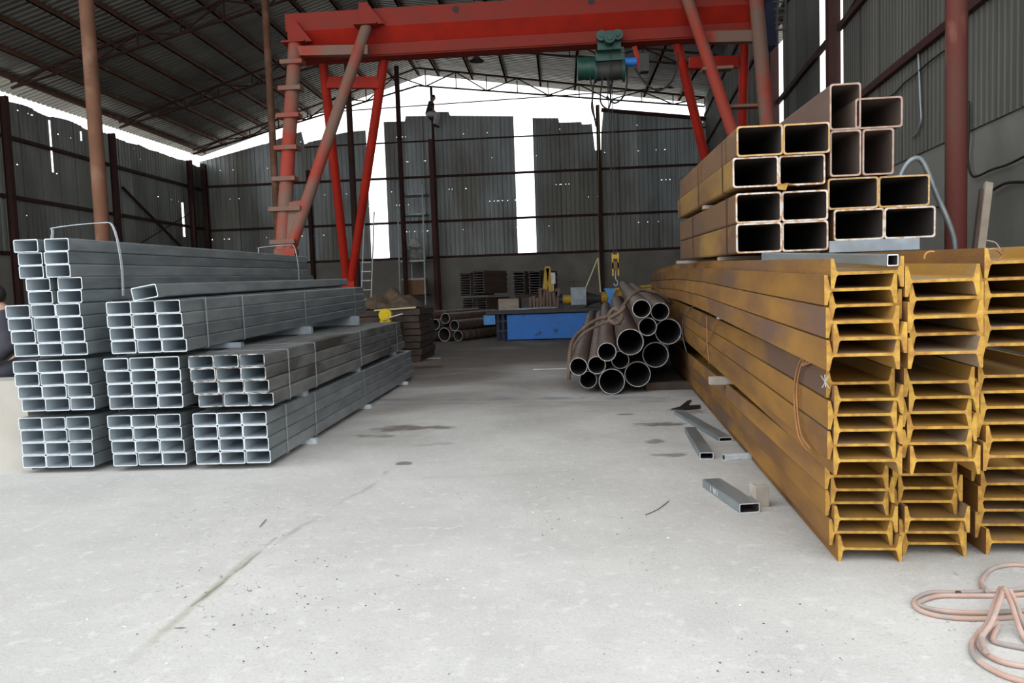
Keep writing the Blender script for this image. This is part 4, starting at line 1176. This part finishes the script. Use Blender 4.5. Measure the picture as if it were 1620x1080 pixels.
# fine litter, uncountable
rnd = random.Random(12); m_ = MB()
for k in range(520):
    Y = 2.1 + rnd.random()**1.6*10; X = -2.1*min(1, Y/5.6) + rnd.random()*(3.3 if Y < 9 else 2.2)
    if Y < 5.4: X = -2.6 + rnd.random()*3.6
    if X > 1.15 + .05*(Y-3.5) : continue
    s = .002 + rnd.random()**3*.007
    a = rnd.random()*6.28; c, sn = math.cos(a), math.sin(a)
    m_.add([(X+s*c, Y+s*sn, .001), (X-s*sn*.6, Y+s*c*.6, .001), (X-s*c, Y-s*sn, .001), (X, Y, .002+s*.5)], [(0,1,3),(1,2,3),(2,0,3)])
tag(m_.build('floor_litter', M['white']), 'white crumbs of litter scattered over the concrete floor', 'litter', kind='stuff')

# ---------------------------------------------------------------- hoses bottom right
def hose(pp, r, label, dz=None, closed=False):
    P_ = []
    for q in pp:
        z = q[2] if len(q) > 2 else 0
        v = onz(q[0], q[1], r + z); P_.append(v)
    mb = MB(); mb.sweep(spline(P_, 8, closed), r, 10, closed=closed); return tag(mb.build('air_hose', M['hose']), label, 'hose')
hr = .0095
hose([(1700,925),(1600,933),(1520,937),(1475,937),(1452,945),(1446,955),(1460,967),(1500,976),(1560,978),(1640,972),(1720,960)], hr, 'dusty pink hose, outer strand of the flat coil reaching left')
hose([(1700,933,.0),(1600,941),(1530,942),(1490,942),(1466,947),(1452,955),(1465,961),(1500,967),(1560,969),(1640,964),(1720,950)], hr, 'dusty pink hose, inner strand of the flat coil reaching left', .001)
hose([(1700,905),(1640,896),(1600,893),(1570,899),(1556,912),(1553,925),(1562,934,.012)], hr, 'dusty pink hose arching at the back of the coil')
hose([(1583,930,.045),(1574,952,.06),(1562,985,.03),(1545,1005,.0),(1537,1022,.0),(1545,1042,.0),(1575,1062,.0),(1610,1075,.0),(1680,1090,.0)], hr, 'dusty pink hose curving down at the lower right corner, outer loop')
hose([(1588,930,.06),(1580,955,.075),(1568,985,.045),(1555,1005,.02),(1550,1022,.0),(1562,1035,.0),(1590,1048,.0),(1640,1056,.0),(1700,1060)], hr, 'dusty pink hose curving at the lower right corner, second loop')
hose([(1590,932,.075),(1600,955,.06),(1610,985,.03),(1622,1012,.0),(1650,1040)], hr, 'dusty pink hose crossing over the coil to the right')
hose([(1598,934,.075),(1608,955,.05),(1618,985,.02),(1640,1020)], hr, 'second dusty hose crossing over the coil to the right')
hose([(1560,1030,.019),(1553,1010,.02),(1560,995,.02),(1580,985,.02),(1570,1010,.0),(1585,1018),(1640,1028)], hr, 'dusty pink hose strand in the middle of the lower loops')
q = onz(1517,939,.012)
m_ = MB(); m_.cyl((q.x-.008,q.y+.003,.0105), (q.x+.008,q.y+.003,.0105), .0125, 12); tag(m_.build('hose_tape', M['dark']), 'ring of dark tape round the hose coil', 'tape')

# ---------------------------------------------------------------- things on the right wall
def wallcable(pp, r, label, m='black', off=.06, name='wall_cable', cat='cable'):
    mb = MB(); mb.sweep(spline([onR(x, y, off) for x, y in pp], 6), r, 8); return tag(mb.build(name, M[m]), label, cat)
wallcable([(1532,160),(1533,200),(1531,250),(1536,275),(1545,279),(1570,268),(1595,260),(1625,245)], .012, 'black cable running down and along the wall right of the red column')
wallcable([(1567,303),(1580,295),(1595,289),(1625,288)], .014, 'lower black cable ending behind the leaning planks')
wallcable([(1372,165),(1395,158),(1415,148),(1430,132),(1445,120),(1470,98),(1494,80)], .010, 'thin sagging black cable below the wall rail')
wallcable([(1452,70),(1454,110),(1456,160),(1457,190),(1450,210),(1443,217)], .014, 'grey cable dropping down the wall to a ragged end', 'galv')
wallcable([(1362,158),(1400,122),(1440,84),(1490,38)], .012, 'black cable strung along the upper wall rail')
wallcable([(1238,158),(1262,128),(1307,68),(1325,44),(1356,-4)], .014, 'black cable strung along the far upper wall rail')
wallcable([(1463,330),(1480,328),(1500,326)], .014, 'short black cable stub between bent pipe and red column')
# bent galvanised pipe
mb = MB(); pts = spline([onY(x, y, 6.2) for x, y in ((1418,300),(1424,278),(1434,260),(1446,251),(1456,252),(1466,268),(1482,308),(1500,350),(1509,378),(1511,402),(1511,430))], 8)
mb.sweep(pts, .021, 12); tag(mb.build('bent_conduit', M['galv']), 'grey pipe bent like a walking cane behind the box sections', 'pipe')
# leaning planks
for a_, b_, lb in (((1564,289),(1548,420),'timber plank leaning on the right wall, front one'), ((1556,300),(1542,420),'dark plank leaning on the right wall, behind the front one')):
    A1 = onY(a_[0], a_[1], 6.0); d = (onY(b_[0], b_[1], 5.8)-A1); B1 = A1 + d*(A1.z/(-d.z))
    m_ = MB(); m_.bar(A1, B1, .055, .03, (0,1,0)); tag(m_.build('timber_plank', M['wood' if 'front one' in lb and 'behind' not in lb else 'brown_dark']), lb, 'plank')

# ---------------------------------------------------------------- people
def limb(mb, a, b_, ra, rb, wy=1.0, n=14):
    """tapered rounded limb from a to b_, wy widens it along local y"""
    a = Vector(a); b_ = Vector(b_); d = b_-a; L_ = max(d.length, 1e-5); t = d/L_
    u = Vector((0,1,0)) if abs(t.y) < .9 else Vector((1,0,0))
    x = t.cross(u).normalized(); y = x.cross(t)
    prof = []
    for k in range(6): q = math.pi/2*(1-k/5); prof.append((-ra*math.sin(q), ra*math.cos(q)+1e-4))
    for k in range(6): q = math.pi/2*k/5; prof.append((L_+rb*math.sin(q), rb*math.cos(q)+1e-4))
    vs = [a + t*h + x*math.cos(w_)*r_ + y*math.sin(w_)*r_*(wy if abs(y.y) > .5 else 1) for h, r_ in prof for w_ in (2*math.pi*i/n for i in range(n))]
    fs = [(i*n+k, i*n+(k+1) % n, (i+1)*n+(k+1) % n, (i+1)*n+k) for i in range(11) for k in range(n)]
    fs += [tuple(range(n))[::-1], tuple(range(11*n, 12*n))]
    mb.add(vs, fs, 0, True)
def melt(mb, name, m, parent, vox=.012, it=3):
    o = mb.build(name, M[m], parent)
    r_ = o.modifiers.new('skin', 'REMESH'); r_.mode = 'VOXEL'; r_.voxel_size = vox; r_.use_smooth_shade = True
    sm = o.modifiers.new('soft', 'SMOOTH'); sm.factor = .5; sm.iterations = it
    return o
def person(loc, rz_, label, top, low):
    """seated person facing local +X, hips at the origin"""
    P = empty('person', loc, (0,0,rz_)); tag(P, label, 'person')
    def torso(mb, g=0.0):
        limb(mb, (0,0,.02), (.01,0,.14), .115+g, .105+g, 1.35); limb(mb, (.01,0,.14), (.05,0,.40), .105+g, .105+g, 1.45)
        limb(mb, (.05,-.13,.45), (.05,.13,.45), .06+g, .06+g)
    def uparm(mb, s_, g=0.0): limb(mb, (.05,s_*.18,.44), (.07,s_*.24,.19), .052+g, .042+g)
    b = MB(); torso(b)
    limb(b, (.06,0,.46), (.085,0,.56), .055, .052)
    limb(b, (.105,0,.68), (.10,0,.71), .085, .088, .88); limb(b, (.125,0,.615), (.12,0,.66), .048, .065, .9)     # skull and jaw
    limb(b, (.185,0,.675), (.205,0,.650), .012, .016); limb(b, (.178,-.02,.612), (.178,.02,.612), .010, .010)     # nose, mouth
    for s_ in (-1, 1):
        limb(b, (.10,s_*.082,.66), (.10,s_*.084,.69), .014, .018); limb(b, (.178,s_*.033,.685), (.180,s_*.033,.686), .014, .014)
        uparm(b, s_); limb(b, (.07,s_*.24,.19), (.29,s_*.17,.12), .040, .027)
        limb(b, (.30,s_*.165,.115), (.36,s_*.155,.105), .022, .022, 1.5)                                             # palm
        for k, (dy, ln) in enumerate(((-.03,.055),(-.010,.068),(.010,.064),(.030,.048))):
            a_ = (.37,s_*.155+dy,.105); c_ = (.37+ln*.6,s_*.155+dy*1.2,.092); limb(b, a_, c_, .0105, .010, n=8); limb(b, c_, (.37+ln*.85,s_*.155+dy*1.2,.066), .010, .009, n=8)
        limb(b, (.325,s_*.125,.105), (.355,s_*.105,.085), .012, .010, n=8)
        limb(b, (.06,s_*.09,.0), (.42,s_*.12,.02), .085, .058); limb(b, (.42,s_*.12,.02), (.38,s_*.12,-.40), .052, .036)
        limb(b, (.38,s_*.12,-.43), (.50,s_*.125,-.455), .036, .028)
    melt(b, 'body', 'skin', P, .010, 2)
    b = MB(); torso(b, .022)
    for s_ in (-1, 1): uparm(b, s_, .020); limb(b, (.07,s_*.24,.19), (.18,s_*.205,.155), .056, .050)
    melt(b, 'shirt', top, P, .014, 3)
    b = MB(); limb(b, (0,0,-.005), (.01,0,.06), .135, .125, 1.32)
    for s_ in (-1, 1): limb(b, (.06,s_*.09,.0), (.42,s_*.12,.02), .105, .078); limb(b, (.42,s_*.12,.02), (.385,s_*.12,-.36), .074, .056)
    melt(b, 'trousers', low, P, .014, 3)
    for s_ in (-1, 1):
        b = MB(); limb(b, (.37,s_*.12,-.445), (.52,s_*.125,-.465), .048, .038); melt(b, 'shoe', 'hair', P, .012, 2)
    b = MB(); limb(b, (.085,0,.70), (.092,0,.735), .096, .090, .90); melt(b, 'hair', 'hair', P, .012, 2)
    return P
q = onY(678,180,32.9)
pt_ = person((q.x, 32.9, q.z), R(-12), 'person in dark top and pale trousers perched high on the pole by the gable', 'cloth_dark', 'cloth_pale')
pt_.rotation_euler = (0, R(13), R(-12))
m_ = MB(); m_.bar((q.x+.02,32.86,q.z-.15),(q.x+.02,33.35,q.z-.15),.07,.05); tag(m_.build('perch_bracket', M['primer_dark']), 'small bracket on the pole under the perched person', 'bracket')
lw_top = onY(20,602,5.75).z
block('concrete_block', (-5.0,6.42,0), .40, .42, .64, 'plaster_b', 'grey block behind the low wall that the seated person sits on', 'block')
person((-4.80, 6.63, .815), R(192), 'person in dark clothes seated behind the low wall at the left edge', 'cloth_dark', 'cloth_dark').rotation_euler = (0, R(22), R(192))
# chalk cross on the top beam flange of the middle tier
m_ = MB()
for a_, b_ in (((1299,594),(1312,614)),((1311,594),(1301,613)),((1305,592),(1306,612))):
    def onF(px, py):
        d = ray(px, py); t = (XA2-.004-.057*3.3)/(d.x-.057*d.y); return CAM+d*t
    m_.bar(onF(*a_), onF(*b_), .004, .003)
tag(m_.build('chalk_mark', M['white']), 'white chalk cross on the near end of the middle tier I-beam', 'chalk mark')

# rag and litter on the steel
p = onY(1208, 301, 5.5)
m_ = MB(); m_.add([(0,0,0),(.07,0,.012),(.15,.02,0),(.16,.06,.01),(.08,.07,.03),(0,.05,.012),(.05,-.02,-.03),(.0,-.01,-.02)], [(0,1,5),(1,4,5),(1,2,4),(2,3,4),(0,6,1),(0,7,6)])
o = m_.build('orange_rag', M['rust_in'], fix=False); o.location = (p.x, 5.16, 1.925)
md = o.modifiers.new('t', 'SOLIDIFY'); md.thickness = .003
tag(o, 'scrap of ochre rag between second and third box row', 'rag')
wire([onY(1462,409,3.2), onY(1464,402,3.2), onY(1470,398,3.2), onY(1478,398,3.2)], .004, 'small rusty wire curl on top of the middle stack column')
wire([onY(1551,420,3.3), onY(1552,408,3.3), onY(1560,397,3.3), onY(1574,394,3.3), onY(1585,404,3.35), onY(1578,413,3.3)], .004, 'rusty wire loop on top of the stack column by the wall')
wire([onY(1560,380,3.6), onY(1575,384,3.6), onY(1583,396,3.6)], .003, 'thin pale wire sticking up at the foot of the leaning planks', 'wood')

rnd = random.Random(31); m_ = MB()
for k in range(420):
    if k % 3: cx_, cy_ = [(.42,3.0),(-1.1,2.9),(.1,4.4),(-.2,6.0),(-1.4,3.6),(.7,2.6)][k % 6]; X = cx_+rnd.gauss(0,.22); Y = cy_+rnd.gauss(0,.3)
    else: Y = 2.1+rnd.random()*9; X = -2+rnd.random()*3
    if X > 1.1+.05*(Y-3.5) or X < -2.05: continue
    z_ = .002+rnd.random()**3*.006; a = rnd.random()*6.28; c, sn = math.cos(a), math.sin(a); e_ = .3+rnd.random()*.7
    m_.add([(X+z_*c, Y+z_*sn, .001), (X-z_*sn*e_, Y+z_*c*e_, .001), (X-z_*c, Y-z_*sn, .001), (X, Y, .002+z_*.4)], [(0,1,3),(1,2,3),(2,0,3)])
tag(m_.build('dark_grit', M['dark']), 'dark crumbs of grit scattered over the concrete floor', 'grit', kind='stuff')
m_ = MB(); m_.bar(onz(411,833,.004), onz(421,821,.004), .006, .005); tag(m_.build('twig', M['wood']), 'tiny pale twig lying on the bare floor at left', 'twig')
m_ = MB(); m_.sweep(spline([onz(1021,814,.003), onz(1040,806,.003), onz(1058,793,.003)], 4), .002, 5); tag(m_.build('thin_wire', M['dark']), 'thin dark wire lying on the open floor before the I-beams', 'wire')
